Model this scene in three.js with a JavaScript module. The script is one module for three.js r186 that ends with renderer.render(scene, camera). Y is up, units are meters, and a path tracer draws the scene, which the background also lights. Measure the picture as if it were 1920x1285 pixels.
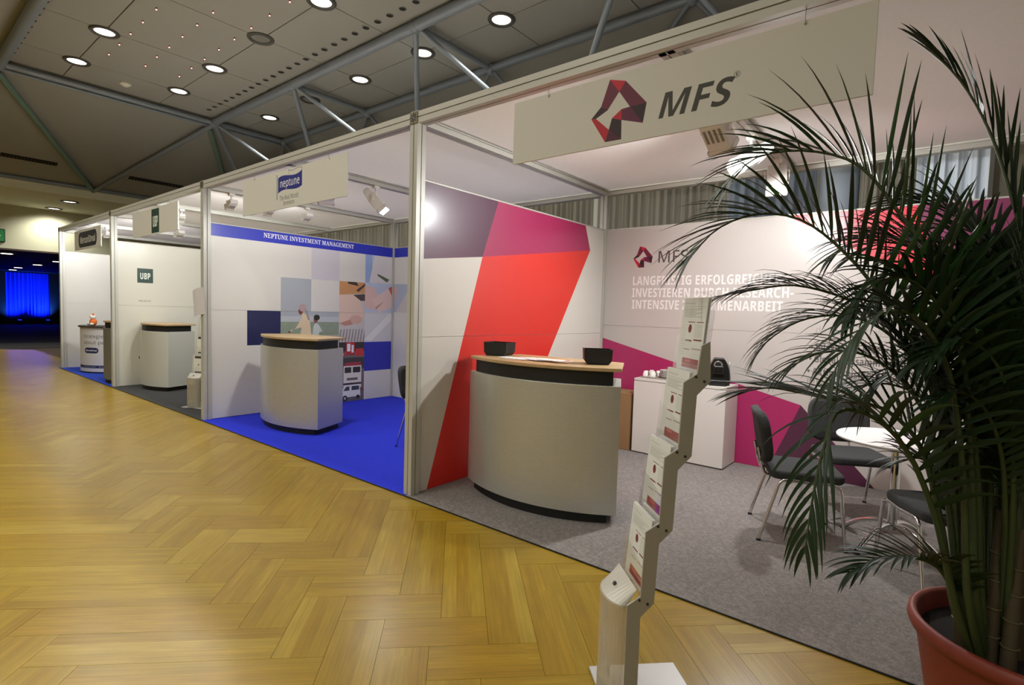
import * as THREE from 'three';
import { mergeGeometries } from 'three/addons/utils/BufferGeometryUtils.js';
import { RoundedBoxGeometry } from 'three/addons/geometries/RoundedBoxGeometry.js';

// ------------------------------------------------------------------ camera, light, exposure
const scene = new THREE.Scene();
scene.background = new THREE.Color(0x000000);
const camera = new THREE.PerspectiveCamera(2 * Math.atan(642.5 / 997.3) * 180 / Math.PI, 1920 / 1285, 0.05, 120);
camera.rotation.order = 'YXZ';
camera.position.set(3.299, 1.489, 2.734);
camera.rotation.set(-3.249 * Math.PI / 180, 39.094 * Math.PI / 180, 1.709 * Math.PI / 180);
camera.updateMatrixWorld(true);
const renderer = new THREE.WebGLRenderer();
renderer.toneMapping = THREE.LinearToneMapping;
renderer.toneMappingExposure = 1.0;
renderer.shadowMap.enabled = true;
const HALL_LAMP = { color: new THREE.Color(1.0, 0.985, 0.90), cd: 16.5 };      // downlights in the hall ceiling
const FLOOD = { color: new THREE.Color(0.985, 1.0, 1.0), cd: 11.5 };          // exhibition floods in the booths

// ------------------------------------------------------------------ helpers
let seed = 7;
const rnd = () => { seed = (seed * 1664525 + 1013904223) >>> 0; return seed / 4294967296; };
const rr = (a, b) => a + (b - a) * rnd();
const used = {};
function numbered(n) { used[n] = (used[n] ?? -1) + 1; return used[n] ? n + '_' + String(used[n]).padStart(3, '0') : n; }
function mesh(name, geo, mat, parent) {
  const m = new THREE.Mesh(geo, mat); m.name = parent ? name : numbered(name);
  m.castShadow = m.receiveShadow = true; (parent || scene).add(m); return m;
}
function thing(name, label, category, pos = [0, 0, 0], turn = 0, group) {
  const g = new THREE.Group(); g.name = numbered(name); scene.add(g);
  g.position.set(...pos); g.rotation.y = turn; g.userData = { label, category };
  if (group) g.userData.group = group;
  return g;
}
function tag(o, label, category, group) { o.userData.label = label; o.userData.category = category; if (group) o.userData.group = group; return o; }
function struct(name, geo, mat, label) { const m = mesh(name, geo, mat); m.userData = { kind: 'structure', label, category: 'structure' }; return m; }
const box = (x0, x1, y0, y1, z0, z1) => new THREE.BoxGeometry(x1 - x0, y1 - y0, z1 - z0).translate((x0 + x1) / 2, (y0 + y1) / 2, (z0 + z1) / 2);
const rbox = (x0, x1, y0, y1, z0, z1, r = 0.005, s = 2) => new RoundedBoxGeometry(x1 - x0, y1 - y0, z1 - z0, s, r).translate((x0 + x1) / 2, (y0 + y1) / 2, (z0 + z1) / 2);
const merge = l => mergeGeometries(l.map(g => g.index ? g.toNonIndexed() : g));
const V = (x, y, z) => new THREE.Vector3(x, y, z);
function rod(a, b, r, seg = 12, r2 = r) {
  const A = V(...a), B = V(...b), d = B.clone().sub(A), L = d.length();
  const g = new THREE.CylinderGeometry(r2, r, L, seg);
  g.applyQuaternion(new THREE.Quaternion().setFromUnitVectors(V(0, 1, 0), d.normalize()));
  return g.translate((A.x + B.x) / 2, (A.y + B.y) / 2, (A.z + B.z) / 2);
}
function tube(pts, r, seg = 32, rad = 8, tension = 0.5) {
  return new THREE.TubeGeometry(new THREE.CatmullRomCurve3(pts.map(p => V(...p)), false, 'catmullrom', tension), seg, r, rad);
}
function std(color, rough = 0.6, metal = 0, extra = {}) { return new THREE.MeshStandardMaterial({ color, roughness: rough, metalness: metal, ...extra }); }
function phys(color, rough, metal, extra) { return new THREE.MeshPhysicalMaterial({ color, roughness: rough, metalness: metal, ...extra }); }
function canvasTex(w, h, draw) {
  const c = document.createElement('canvas'); c.width = w; c.height = h;
  const x = c.getContext('2d'); draw(x, w, h);
  const t = new THREE.CanvasTexture(c); t.colorSpace = THREE.SRGBColorSpace; t.anisotropy = 8; return t;
}
function dataTex(w, h, fn, srgb = true) {
  const d = new Uint8Array(w * h * 4);
  for (let y = 0; y < h; y++) for (let x = 0; x < w; x++) { const c = fn(x, y), i = (y * w + x) * 4; d[i] = c[0]; d[i + 1] = c[1]; d[i + 2] = c[2]; d[i + 3] = 255; }
  const t = new THREE.DataTexture(d, w, h); t.wrapS = t.wrapT = THREE.RepeatWrapping; t.magFilter = THREE.LinearFilter; t.minFilter = THREE.LinearMipmapLinearFilter;
  t.generateMipmaps = true; if (srgb) t.colorSpace = THREE.SRGBColorSpace; t.needsUpdate = true; return t;
}
// periodic value noise
function noiseMaker(n, s) { let q = s >>> 0; const a = new Float32Array(n * n); for (let i = 0; i < n * n; i++) { q = (q * 1664525 + 1013904223) >>> 0; a[i] = q / 4294967296; }
  return (x, y) => { const xi = Math.floor(x), yi = Math.floor(y), fx = x - xi, fy = y - yi, u = fx * fx * (3 - 2 * fx), v = fy * fy * (3 - 2 * fy), m = (i, j) => a[((j % n + n) % n) * n + ((i % n + n) % n)];
    return (m(xi, yi) * (1 - u) + m(xi + 1, yi) * u) * (1 - v) + (m(xi, yi + 1) * (1 - u) + m(xi + 1, yi + 1) * u) * v; }; }
const n64 = noiseMaker(64, 11), n32 = noiseMaker(32, 23), n16 = noiseMaker(16, 5);
// world-scale uv (metres) by dominant normal
function uvMetres(g, s = 1) {
  const p = g.attributes.position, n = g.attributes.normal, u = new Float32Array(p.count * 2);
  for (let i = 0; i < p.count; i++) { const ax = Math.abs(n.getX(i)), ay = Math.abs(n.getY(i)), az = Math.abs(n.getZ(i));
    let a, b; if (ay >= ax && ay >= az) { a = p.getX(i); b = p.getZ(i); } else if (ax >= az) { a = p.getZ(i); b = p.getY(i); } else { a = p.getX(i); b = p.getY(i); }
    u[2 * i] = a * s; u[2 * i + 1] = b * s; }
  g.setAttribute('uv', new THREE.BufferAttribute(u, 2)); return g;
}
// flat print on a slab: front (+z local) face takes the picture rectangle, the rest one background pixel
function printSlab(w, h, t, r = [0, 0, 1, 1]) {
  const g = new THREE.BoxGeometry(w, h, t), uv = g.attributes.uv;
  for (let f = 0; f < 6; f++) for (let k = 0; k < 4; k++) { const i = f * 4 + k; if (f === 4) uv.setXY(i, r[0] + uv.getX(i) * (r[2] - r[0]), r[1] + uv.getY(i) * (r[3] - r[1])); else uv.setXY(i, r[0] + 0.004, r[3] - 0.004); }
  return g;
}

// ------------------------------------------------------------------ materials
const alu = std(0xb9b7ad, 0.42, 0.12);
const aluDark = std(0x3c3a33, 0.6, 0.2);
const chrome = std(0xd8d8d8, 0.1, 1);
const black = std(0x0c0c0c, 0.55);
const laminate = phys(0xb8b4ac, 0.45, 0, { clearcoat: 0.3, clearcoatRoughness: 0.28 });
const whiteWall = phys(0xcac6bd, 0.5, 0, { clearcoat: 0.25, clearcoatRoughness: 0.3 });
const whiteFurn = std(0xcfc9c2, 0.4);
const lampWhite = std(0xe4e0da, 0.4);
const lampGlow = std(0xffffff, 0.5, 0, { emissive: 0xfff4e6, emissiveIntensity: 9 });
const hallGlow = std(0xffffff, 0.5, 0, { emissive: 0xfff0e0, emissiveIntensity: 4 });
const acrylic = phys(0xffffff, 0.04, 0, { transmission: 1, thickness: 0, ior: 1.49 });
const ceilGrey = std(0x93918a, 0.9);
const joint = std(0x1b1a18, 0.9);
const tubeGrey = std(0x7f878f, 0.4, 0.1);
const clothTex = dataTex(256, 256, (x, y) => { const v = 236 + 4 * (n64(x / 4, y / 4) - 0.5) + 5 * (rnd() - 0.5); return [v, v - 2, v - 4]; });
clothTex.repeat.set(1.5, 1.5);
const cloth = phys(0xe2dcda, 0.95, 0, { map: clothTex, transmission: 0.25, thickness: 0 });

const carpetTex = (r, g, b, amp) => { const t = dataTex(512, 512, (x, y) => { const k = 1 + amp * (1.1 * (rnd() - 0.5) + 0.3 * (n64(x / 8, y / 8) - 0.5) + 0.2 * (n32(x / 16, y / 16) - 0.5)); return [Math.min(255, r * k), Math.min(255, g * k), Math.min(255, b * k)]; }); t.repeat.set(1.6, 1.6); return t; };
const carpetBump = dataTex(256, 256, () => { const v = 255 * rnd(); return [v, v, v]; }, false); carpetBump.repeat.set(6, 6);
const carpetMat = (r, g, b, amp) => std(0xffffff, 0.95, 0, { map: carpetTex(r, g, b, amp), bumpMap: carpetBump, bumpScale: 0.002 });

// wood grain, long axis = u
const grainTex = dataTex(1024, 512, (x, y) => {
  const g = n64(x / 256 + 3, y / 3) * 0.5 + n64(x / 128 + 9, y / 8) * 0.35 + n16(x / 64, y / 32) * 0.35 + 0.1 * (rnd() - 0.5);
  const pore = n64(x / 24 + 31, y / 1.5 + 7) > 0.9 ? 0.93 : 1; const k = (0.84 + 0.2 * (g - 0.2)) * pore; return [Math.min(255, 238 * k), Math.min(255, 232 * k), Math.min(255, 222 * k)];
});
const plankTones = [[0.36, 0.24, 0.022], [0.345, 0.228, 0.02], [0.375, 0.255, 0.026], [0.33, 0.208, 0.017], [0.36, 0.232, 0.02], [0.405, 0.285, 0.038], [0.32, 0.208, 0.018], [0.355, 0.24, 0.023]].map(c => new THREE.Color().setRGB(...c));
const plankMats = plankTones.map(c => phys(c, 0.28, 0, { map: grainTex, specularIntensity: 0.7 }));
const veneer = std(new THREE.Color().setRGB(0.62, 0.45, 0.25), 0.4, 0, { map: grainTex });

const silverTex = dataTex(512, 256, (x, y) => { const v = 212 + 7 * (n64(x / 12, y) - 0.5) + 8 * (rnd() - 0.5); return [v, v, v - 4]; });
const silver = std(0xe4e3de, 0.33, 0.5, { map: silverTex });

// ------------------------------------------------------------------ floor of wooden blocks
const floor = new THREE.Group(); floor.name = 'floor'; scene.add(floor);
floor.userData = { kind: 'structure', label: 'polished oak parquet floor of the hall laid in zigzag blocks', category: 'floor' };
mesh('subfloor', box(-17.7, 9, -0.2, -0.0125, -6.4, 9.2), std(0x2e1c0c, 0.9), floor);
mesh('plain_parquet', uvMetres(box(-17.7, 9, -0.0125, -0.0005, 5.2, 9.2)), plankMats[0], floor);
{
  const W = 0.2199, S = W * Math.SQRT2, q = Math.SQRT1_2, n = 3;
  const gv = {}; // shared geometries, a few grain cut-outs per length
  for (const L of [0.485, 0.97]) gv[L] = [0, 1, 2, 3, 4].map(k => { const g = new THREE.BoxGeometry(L - 0.0018, 0.012, W / n - 0.0006).translate(0, -0.006, 0); const uv = g.attributes.uv, p = g.attributes.position; for (let i = 0; i < p.count; i++) uv.setXY(i, p.getX(i) * 0.6 + k * 0.37, p.getZ(i) * 1.9 + k * 0.21); return g; });
  const cyc = [['v', 0.97], ['u', 0.485], ['v', 0.485], ['u', 0.97]];
  const cols = []; let za = 0.146, ph = 0.645;
  for (let k = 0; za < 5.2; k++) { const [d, L] = cyc[k % 4]; cols.push([d, L, za, ph]); za += L * q; ph += (d === 'v' ? 1 : -1) * L * q; }
  cols.push(['u', 0.97, 0.146 - 0.97 * q, 0.645 + 0.97 * q]);
  const strips = [];
  const pv = V(0, 0, 0);
  for (const [d, L, z0, p0] of cols) {
    const i0 = Math.floor((-18.6 - p0) / S), i1 = Math.ceil((9.2 - p0) / S);
    for (let i = i0; i <= i1; i++) {
      const x0 = p0 + i * S, ld = d === 'v' ? [q, q] : [-q, q], wd = d === 'v' ? [-q, q] : [q, q];
      const tone0 = Math.floor(rnd() * 8);
      for (let s = 0; s < n; s++) {
        const w = (s + 0.5) * (W - 0.0014) / n + 0.0007, x = x0 + ld[0] * L / 2 + wd[0] * w, z = z0 + ld[1] * L / 2 + wd[1] * w;
        const tone = rnd() < 0.45 ? tone0 : Math.floor(rnd() * 8), gk = Math.floor(rnd() * 5);
        if (x < -17.3 || x > 8.6 || z < -0.25 || z > 5.15) continue;
        pv.set(x, 0, z).project(camera);
        const inView = Math.abs(pv.x) < 1.08 && Math.abs(pv.y) < 1.12 && pv.z < 1 && z > -0.02;
        strips.push({ x, z, a: Math.atan2(-ld[1], ld[0]), L, tone, gk, key: inView ? Math.hypot(x - 3.3, z - 2.73) : 100 + Math.hypot(x, z) });
      }
    }
  }
  strips.sort((a, b) => a.key - b.key);
  strips.slice(0, 300).forEach(s => { const m = mesh('plank', gv[s.L][s.gk], plankMats[s.tone], floor); m.position.set(s.x, 0, s.z); m.rotation.y = s.a; });
  const rest = strips.slice(300).map(s => { const g = gv[s.L][s.gk].clone(); const c = plankTones[s.tone], col = new Float32Array(g.attributes.position.count * 3); for (let i = 0; i < col.length; i += 3) { col[i] = c.r; col[i + 1] = c.g; col[i + 2] = c.b; } g.setAttribute('color', new THREE.BufferAttribute(col, 3)); return g.rotateY(s.a).translate(s.x, 0, s.z); });
  mesh('planks', mergeGeometries(rest), phys(0xffffff, 0.28, 0, { map: grainTex, vertexColors: true, specularIntensity: 0.7 }), floor).userData.kind = 'stuff';
}
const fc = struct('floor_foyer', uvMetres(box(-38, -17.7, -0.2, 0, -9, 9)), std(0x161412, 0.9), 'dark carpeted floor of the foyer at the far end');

// ------------------------------------------------------------------ hall shell
const ceilX = [-10.85, -9.7, -7.88, -5.97, -4.12, -2.29, -0.46, 1.37, 3.2, 5.04, 6.87, 9];
const ceilZ = [-4.65, -3.65, -1.71, 0, 0.93, 1.86, 3.57, 4.73, 5.5, 7.3, 9.2];
const ceiling = new THREE.Group(); ceiling.name = 'ceiling'; scene.add(ceiling);
ceiling.userData = { kind: 'structure', label: 'dark grey panelled ceiling of the hall', category: 'ceiling' };
mesh('backing', box(-10.85, 9, 6.03, 6.2, -4.65, 9.2), joint, ceiling);
for (let i = 0; i < ceilX.length - 1; i++) for (let j = 0; j < ceilZ.length - 1; j++)
  mesh('panel', box(ceilX[i] + 0.008, ceilX[i + 1] - 0.008, 6, 6.03, ceilZ[j] + 0.008, ceilZ[j + 1] - 0.008), ceilGrey, ceiling);
// row of round air holes beside the tubes
const holeGeo = merge([new THREE.CylinderGeometry(0.055, 0.055, 0.008, 16)]), ringGeo = new THREE.TorusGeometry(0.057, 0.006, 6, 18).rotateX(Math.PI / 2);
for (const [zz, x0] of [[-2.55, -10.3], [0.83, -10.3]]) for (let k = 0; k < 34; k++) { const h = mesh('air_hole', holeGeo, joint, ceiling); h.position.set(x0 + k * 0.304, 5.997, zz); const r = mesh('rim', ringGeo, ceilGrey, h); r.position.y = -0.002; }
// sloping end panels of the folded ceiling
function slab(pts, t, mat, name, label) { // quad given by 4 points, thickness along its normal
  const P = pts.map(p => V(...p)), nrm = P[1].clone().sub(P[0]).cross(P[3].clone().sub(P[0])).normalize().multiplyScalar(t);
  const Q = P.map(p => p.clone().add(nrm)), all = [...P, ...Q], idx = [0, 1, 2, 0, 2, 3, 4, 6, 5, 4, 7, 6, 0, 4, 5, 0, 5, 1, 1, 5, 6, 1, 6, 2, 2, 6, 7, 2, 7, 3, 3, 7, 4, 3, 4, 0];
  const g = new THREE.BufferGeometry(); g.setAttribute('position', new THREE.Float32BufferAttribute(all.flatMap(p => [p.x, p.y, p.z]), 3)); g.setIndex(idx);
  const h = g.toNonIndexed(); h.computeVertexNormals(); uvMetres(h); return struct(name, h, mat, label);
}
const endSlope = slab([[-10.85, 6, -4.65], [-10.85, 6, 9.2], [-15.4, 4.6, 9.2], [-15.4, 4.6, -6.2]], -0.06, ceilGrey, 'ceiling_end', 'grey ceiling panel sloping down at the far end');
slab([[9, 6, -4.65], [-10.85, 6, -4.65], [-15.4, 4.6, -6.2], [9, 4.6, -6.2]], -0.06, ceilGrey, 'ceiling_side', 'grey ceiling panel sloping down behind the booths');
const hallWall = std(0xc4c1b6, 0.85), cream = std(0xb5b39a, 0.85);
struct('wall_back', box(-19, 9, -0.1, 4.9, -6.4, -6.2), hallWall, 'grey hall wall behind the booths');
struct('wall_right', box(9, 9.2, -0.1, 6.2, -6.4, 9.4), hallWall, 'hall wall beyond the last booth');
struct('wall_front', box(-19, 9.2, -0.1, 6.2, 9.2, 9.4), hallWall, 'hall wall on the aisle side');
struct('ceiling_soffit', merge([box(-19.1, -15.4, 4.3, 4.55, -6.3, 9.2), box(-15.398, -15.34, 4.29, 4.56, -6.3, 9.2)]), std(0xdddbc4, 0.85), 'low cream soffit before the foyer');
struct('wall_left', box(-19.3, -19, 2.98, 4.4, -9, 9.2), cream, 'cream wall above the wide foyer opening');
struct('trim_1', box(-19.32, -18.98, 2.93, 2.98, -9, 9.2), std(0x3a2a22, 0.7), 'brown edge strip above the foyer opening');
struct('ceiling_foyer', box(-38, -19.3, 2.95, 3.1, -9, 9.2), std(0x2a1f1b, 0.8), 'dark brown foyer ceiling');
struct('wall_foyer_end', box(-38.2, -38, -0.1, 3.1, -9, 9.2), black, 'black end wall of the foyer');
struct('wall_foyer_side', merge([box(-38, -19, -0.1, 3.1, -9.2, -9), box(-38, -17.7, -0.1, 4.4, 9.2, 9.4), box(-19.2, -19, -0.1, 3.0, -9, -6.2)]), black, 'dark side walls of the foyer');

// slot vents in the sloping end panel
const slopeY = x => 6 - (-10.85 - x) * 1.4 / 4.55;
for (const [z0, z1] of [[0.5, -0.55], [-2.08, -3.42]]) {
  const x = -14.4, g = thing('slot_vent', z0 > 0 ? 'long dark slot vent in sloping ceiling above the green exit sign' : 'long dark slot vent in sloping ceiling above the booth row', 'vent', [x, slopeY(x) - 0.012, (z0 + z1) / 2]);
  g.rotation.z = Math.atan2(1.4, 4.55);
  mesh('frame', merge([box(-0.07, -0.055, -0.02, 0, (z1 - z0) / 2, (z0 - z1) / 2), box(0.055, 0.07, -0.02, 0, (z1 - z0) / 2, (z0 - z1) / 2)]), joint, g);
  mesh('grille', box(-0.055, 0.055, -0.008, 0, (z1 - z0) / 2, (z0 - z1) / 2), joint, g);
  for (let k = 0; k < 16; k++) mesh('louvre', box(-0.055, 0.055, -0.018, -0.008, -0.01, 0.01).translate(0, 0, (z1 - z0) / 2 * (1 - (2 * k + 1) / 16)), aluDark, g);
}

// ------------------------------------------------------------------ tubular roof truss
{
  const t = thing('roof_truss', 'grey steel tube truss with ball nodes under the hall ceiling', 'truss');
  const Y = 5.9, nodes = [-10.85, -7.1, -3.38, 0.34, 4.06, 7.78];
  for (const z of [0.93, -2.87, -4.65]) for (let i = 0; i < nodes.length - 1; i++) mesh('chord', rod([nodes[i], Y, z], [nodes[i + 1], Y, z], z === -4.65 ? 0.07 : 0.085, 14), tubeGrey, t);
  for (const [x, y] of [[-10.85, Y], [-15.35, 4.56]]) mesh('end_chord', merge([rod([x, y, -4.65], [x, y, 8.9], 0.06, 12), ...(y === Y ? [rod([x - 0.16, y - 0.05, -4.65], [x - 0.16, y - 0.05, 8.9], 0.035, 10)] : [])]), tubeGrey, t);
  for (const x of nodes) {
    if (x < 7) {
      mesh('cross_tube', rod([x, Y, -2.87], [x, Y, -4.65], 0.05), tubeGrey, t);
      mesh('strut', rod([x, Y, -2.87], [x - 1.85, Y - 1.25, -4.55], 0.045), tubeGrey, t);
      mesh('strut', rod([x, Y, -2.87], [x + 1.0, Y - 1.25, -4.6], 0.04), tubeGrey, t);
      mesh('strut', rod([x, Y, -4.65], [x - 1.3, Y - 0.95, -5.1], 0.035), tubeGrey, t);
      mesh('strut', rod([x, Y, -4.65], [x + 0.8, Y - 1.0, -5.0], 0.035), tubeGrey, t);
    }
    for (const z of [0.93, -2.87, -4.65]) mesh('node', new THREE.SphereGeometry(0.1, 14, 10).translate(x, Y - 0.01, z), tubeGrey, t);
  }
  const tg = std(0x6f8a7c, 0.45, 0.1);
  for (const z of [-2.87, 0.93, 4.73]) { mesh('diagonal', rod([-10.85, Y - 0.05, z], [-15.35, 4.52, z + 1.38], 0.055), tubeGrey, t); if (z > -3) mesh('diagonal', rod([-11.1, Y - 0.1, z], [-15.35, 4.52, z - 2.42], 0.06), tg, t); }
}

// ------------------------------------------------------------------ hall downlights
const lampRing = new THREE.LatheGeometry([[0.145, 0.02], [0.15, -0.02], [0.2, -0.03], [0.215, -0.012], [0.21, 0.02]].map(p => new THREE.Vector2(...p)), 28);
const lampDisc = new THREE.CylinderGeometry(0.147, 0.147, 0.012, 28);
const ringMat = std(0x4a4945, 0.5, 0.2), offMat = std(0x77756e, 0.6);
function downlight(x, y, z, on, label, group, name = 'ceiling_downlight') {
  const g = thing(name, label, 'ceiling light', [x, y, z], 0, group);
  mesh('ring', lampRing, ringMat, g);
  mesh('lens', lampDisc, on ? hallGlow : offMat, g);
  if (on) { const l = new THREE.SpotLight(HALL_LAMP.color, HALL_LAMP.cd * on, 0, 1.36, 0.5, 2); l.position.set(x, y - 0.035, z); l.target.position.set(x, 0, z); l.castShadow = true; l.shadow.radius = 6; scene.add(l, l.target); }
  return g;
}
const lit = [[-7.95, 0], [-9.75, 0], [-4.14, -1.71], [-7.87, -1.71], [-9.68, -1.71], [-2.29, -3.65], [-4.1, -3.65], [-5.95, -3.65], [-9.6, -3.64]];
lit.forEach(([x, z]) => downlight(x, 6, z, 1, 'round lit downlight at a panel corner of the dark hall ceiling', 'lit downlights in the hall ceiling'));
for (const [x, z] of [[-5.97, 0], [-4.12, 0], [-2.29, -1.71], [-0.46, -1.71], [1.37, -1.71], [3.2, -1.71], [-0.46, 0], [-7.88, 1.86], [-4.12, 1.86], [-0.46, 1.86], [-7.88, 3.57], [-4.12, 3.57], [-0.46, 3.57], [-5.97, 5.5], [-2.29, 5.5], [1.37, 5.5], [4.06, 5.5], [-4.12, 7.3], [-0.46, 7.3], [3.2, 7.3], [6.0, 7.3]]) downlight(x, 6, z, 1, 'round lit downlight at a panel corner of the dark hall ceiling', 'lit downlights in the hall ceiling');
downlight(-5.98, 6, -1.69, 0, 'unlit round ceiling fitting beside the tiny red lights', undefined, 'ceiling_speaker');
downlight(-7.75, 6, -3.62, 0, 'unlit round ceiling fitting seen between the truss tubes', undefined, 'ceiling_speaker');
for (const [x, z] of [[-18.45, -1.2], [-16.5, -1.2], [-18.4, 2.2], [-16.5, 2.2], [-18.4, 5.6]]) downlight(x, 4.3, z, 1.3, 'round lit downlight in the cream soffit before the foyer', 'downlights in the cream soffit');
for (const [x, z] of [[-20.77, -0.4], [-34.5, -2.4], [-31.3, -2.16], [-27.2, -2.2], [-23.5, -2.19]]) {
  const g = thing('foyer_downlight', 'small round lit downlight in the dark foyer ceiling', 'ceiling light', [x, 2.95, z], 0, 'downlights in the foyer ceiling');
  mesh('ring', lampRing, ringMat, g); mesh('lens', lampDisc, hallGlow, g).position.y = -0.033;
}
{ const d = thing('smoke_detector', 'small pale smoke detector on the dark hall ceiling', 'smoke detector', [-10.19, 6, -0.89]);
  mesh('base', new THREE.CylinderGeometry(0.1, 0.1, 0.03, 24).translate(0, -0.015, 0), std(0xd8d6c8, 0.6), d); mesh('head', new THREE.LatheGeometry([[0, -0.07], [0.045, -0.068], [0.07, -0.05], [0.085, -0.03]].map(p => new THREE.Vector2(...p)), 24), std(0xd8d6c8, 0.6), d); }
const pinGlow = std(0xffc0b0, 0.5, 0, { emissive: 0xff8a80, emissiveIntensity: 5 });
for (let j = 0; j < 3; j++) for (let k = 0; k < 8; k++) {
  const x = -4.5 - 0.613 * k + (j === 2 ? 0 : j === 1 ? -0.03 : -0.05), z = -1.415 + 0.568 * (2 - j);
  if (x < -9.5) continue;
  const g = thing('pin_light', 'tiny glowing reddish pin light set in the dark hall ceiling', 'pin light', [x, 6, z], 0, 'tiny red pin lights of the ceiling');
  mesh('socket', new THREE.CylinderGeometry(0.012, 0.016, 0.02, 10).translate(0, -0.01, 0), ringMat, g);
  mesh('bulb', new THREE.SphereGeometry(0.011, 10, 8).translate(0, -0.026, 0), pinGlow, g);
}
// exit sign and the blue lit curtain far away
{ const e = thing('exit_sign', 'green illuminated exit sign on the cream wall above the foyer', 'sign', [-18.95, 3.35, 0.2]);
  mesh('housing', rbox(-0.05, 0.02, -0.2, 0.2, -0.34, 0.34, 0.02), std(0x10301c, 0.5), e);
  const tex = canvasTex(256, 128, (c, w, h) => { c.fillStyle = '#0d5a2a'; c.fillRect(0, 0, w, h); c.fillStyle = '#f4ffd8'; c.beginPath(); c.arc(196, 30, 11, 0, 7); c.fill(); c.lineWidth = 14; c.strokeStyle = '#f4ffd8'; c.lineCap = 'round'; c.beginPath(); c.moveTo(190, 48); c.lineTo(180, 78); c.lineTo(204, 96); c.moveTo(180, 78); c.lineTo(156, 104); c.moveTo(188, 54); c.lineTo(216, 66); c.moveTo(188, 54); c.lineTo(164, 62); c.stroke(); c.fillRect(30, 56, 70, 16); c.beginPath(); c.moveTo(20, 64); c.lineTo(52, 40); c.lineTo(52, 88); c.fill(); });
  const f = mesh('face', printSlab(0.62, 0.34, 0.006), std(0xffffff, 0.5, 0, { map: tex, emissive: 0xffffff, emissiveMap: tex, emissiveIntensity: 0.6 }), e); f.rotation.y = Math.PI / 2; f.position.x = 0.024; }
function drape(x0, x1, y0, y1, z, pitch, amp, mat, name, label, cat, jitter = 0.3) { // hanging pleated cloth with thickness
  const nx = Math.ceil((x1 - x0) / pitch * 10), pts = []; let ph = 0;
  for (let i = 0; i <= nx; i++) { const x = x0 + (x1 - x0) * i / nx; ph += 2 * Math.PI * ((x1 - x0) / nx) / pitch * (1 + jitter * (n64(x * 6 + 3, z * 5) - 0.5)); pts.push([x, amp * Math.sin(ph) * (0.75 + 0.5 * n64(x * 4, 2.5)) + 0.4 * amp * Math.sin(2.3 * ph)]); }
  const pos = [], idx = [], rows = 2;
  for (const s of [0, -0.006]) for (let r = 0; r <= rows; r++) for (const p of pts) pos.push(p[0], y0 + (y1 - y0) * r / rows, z + p[1] * (1 - 0.25 * r / rows) + s);
  const N = pts.length, layer = N * (rows + 1);
  for (let s = 0; s < 2; s++) for (let r = 0; r < rows; r++) for (let i = 0; i < N - 1; i++) { const a = s * layer + r * N + i, b = a + 1, c = a + N, d = c + 1; s ? idx.push(a, c, b, b, c, d) : idx.push(a, b, c, b, d, c); }
  const g = new THREE.BufferGeometry(); g.setAttribute('position', new THREE.Float32BufferAttribute(pos, 3)); g.setIndex(idx); g.computeVertexNormals(); uvMetres(g);
  return tag(mesh(name, g, mat), label, cat);
}
{ const blueMat = std(0x2030d0, 0.8);
  const d = drape(-0.92, 0.92, 0.3, 2.9, 0, 0.16, 0.05, blueMat, 'stage_curtain', 'blue lit stage curtain far away at the end of the foyer', 'curtain'); d.position.set(-37.3, 0, -3.37); d.rotation.y = Math.PI / 2;
  for (const [z, k, y] of [[-4.1, 1, 0.35], [-2.9, 0.6, 0.35]]) { const l = new THREE.SpotLight(new THREE.Color(0.03, 0.16, 1), 55 * k, 0, 0.9, 0.8, 2); l.position.set(-36.4, y, z); l.target.position.set(-37.3, 1.7, z + 0.3); l.castShadow = true; l.shadow.radius = 4; scene.add(l, l.target);
    const b = thing('stage_uplight', 'small blue stage uplight at the foot of the far curtain', 'stage light', [-36.4, 0, z], 0, 'blue uplights at the far curtain');
    mesh('body', new THREE.CylinderGeometry(0.1, 0.12, 0.2, 16).translate(0, 0.15, 0), black, b); mesh('foot', box(-0.13, 0.13, 0, 0.05, -0.13, 0.13), black, b); mesh('lens', new THREE.CylinderGeometry(0.085, 0.085, 0.02, 16).translate(0, 0.26, 0), std(0x2040ff, 0.4, 0, { emissive: 0x1030ff, emissiveIntensity: 3 }), b); } 
  const st = thing('stage', 'far stage with blue lit curtain in a black frame', 'stage', [-37.1, 0, -3.37]);
  d.userData = { label: 'blue lit pleated curtain' }; d.name = 'curtain'; st.attach(d); mesh('jamb', box(-0.3, 0.1, 0, 2.94, 0.93, 1.5), black, st); mesh('jamb', box(-0.3, 0.1, 0, 2.94, -1.5, -0.93), black, st); mesh('stage_edge', box(-0.3, 0.1, 0, 0.32, -0.93, 0.93), black, st); }

// ------------------------------------------------------------------ curtains and column behind the booths
const curtGrey = std(0x6f6a5e, 0.9), curtBlue = std(0x6b7480, 0.9), curtPale = std(0xb6bec8, 0.85);
drape(-12, -8.1, 0.01, 4.6, -3.75, 0.115, 0.035, curtGrey, 'pleated_curtain', 'grey pleated curtain behind the white walled end booth', 'curtain');
drape(-8.0, -4.1, 0.01, 4.6, -3.75, 0.115, 0.035, curtGrey, 'pleated_curtain', 'grey pleated curtain behind the booth with the dark green logo', 'curtain');
drape(-4.0, -0.6, 0.01, 4.6, -3.75, 0.115, 0.035, curtGrey, 'pleated_curtain', 'grey pleated curtain above the blue booth wall', 'curtain');
drape(-0.5, 1.22, 0.01, 4.6, -3.75, 0.115, 0.035, curtGrey, 'pleated_curtain', 'grey pleated curtain above the wall with the slogan', 'curtain');
drape(1.26, 2.15, 0.01, 4.6, -3.72, 0.13, 0.035, curtBlue, 'pleated_curtain', 'blue grey pleated curtain beside the round column', 'curtain');
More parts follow.
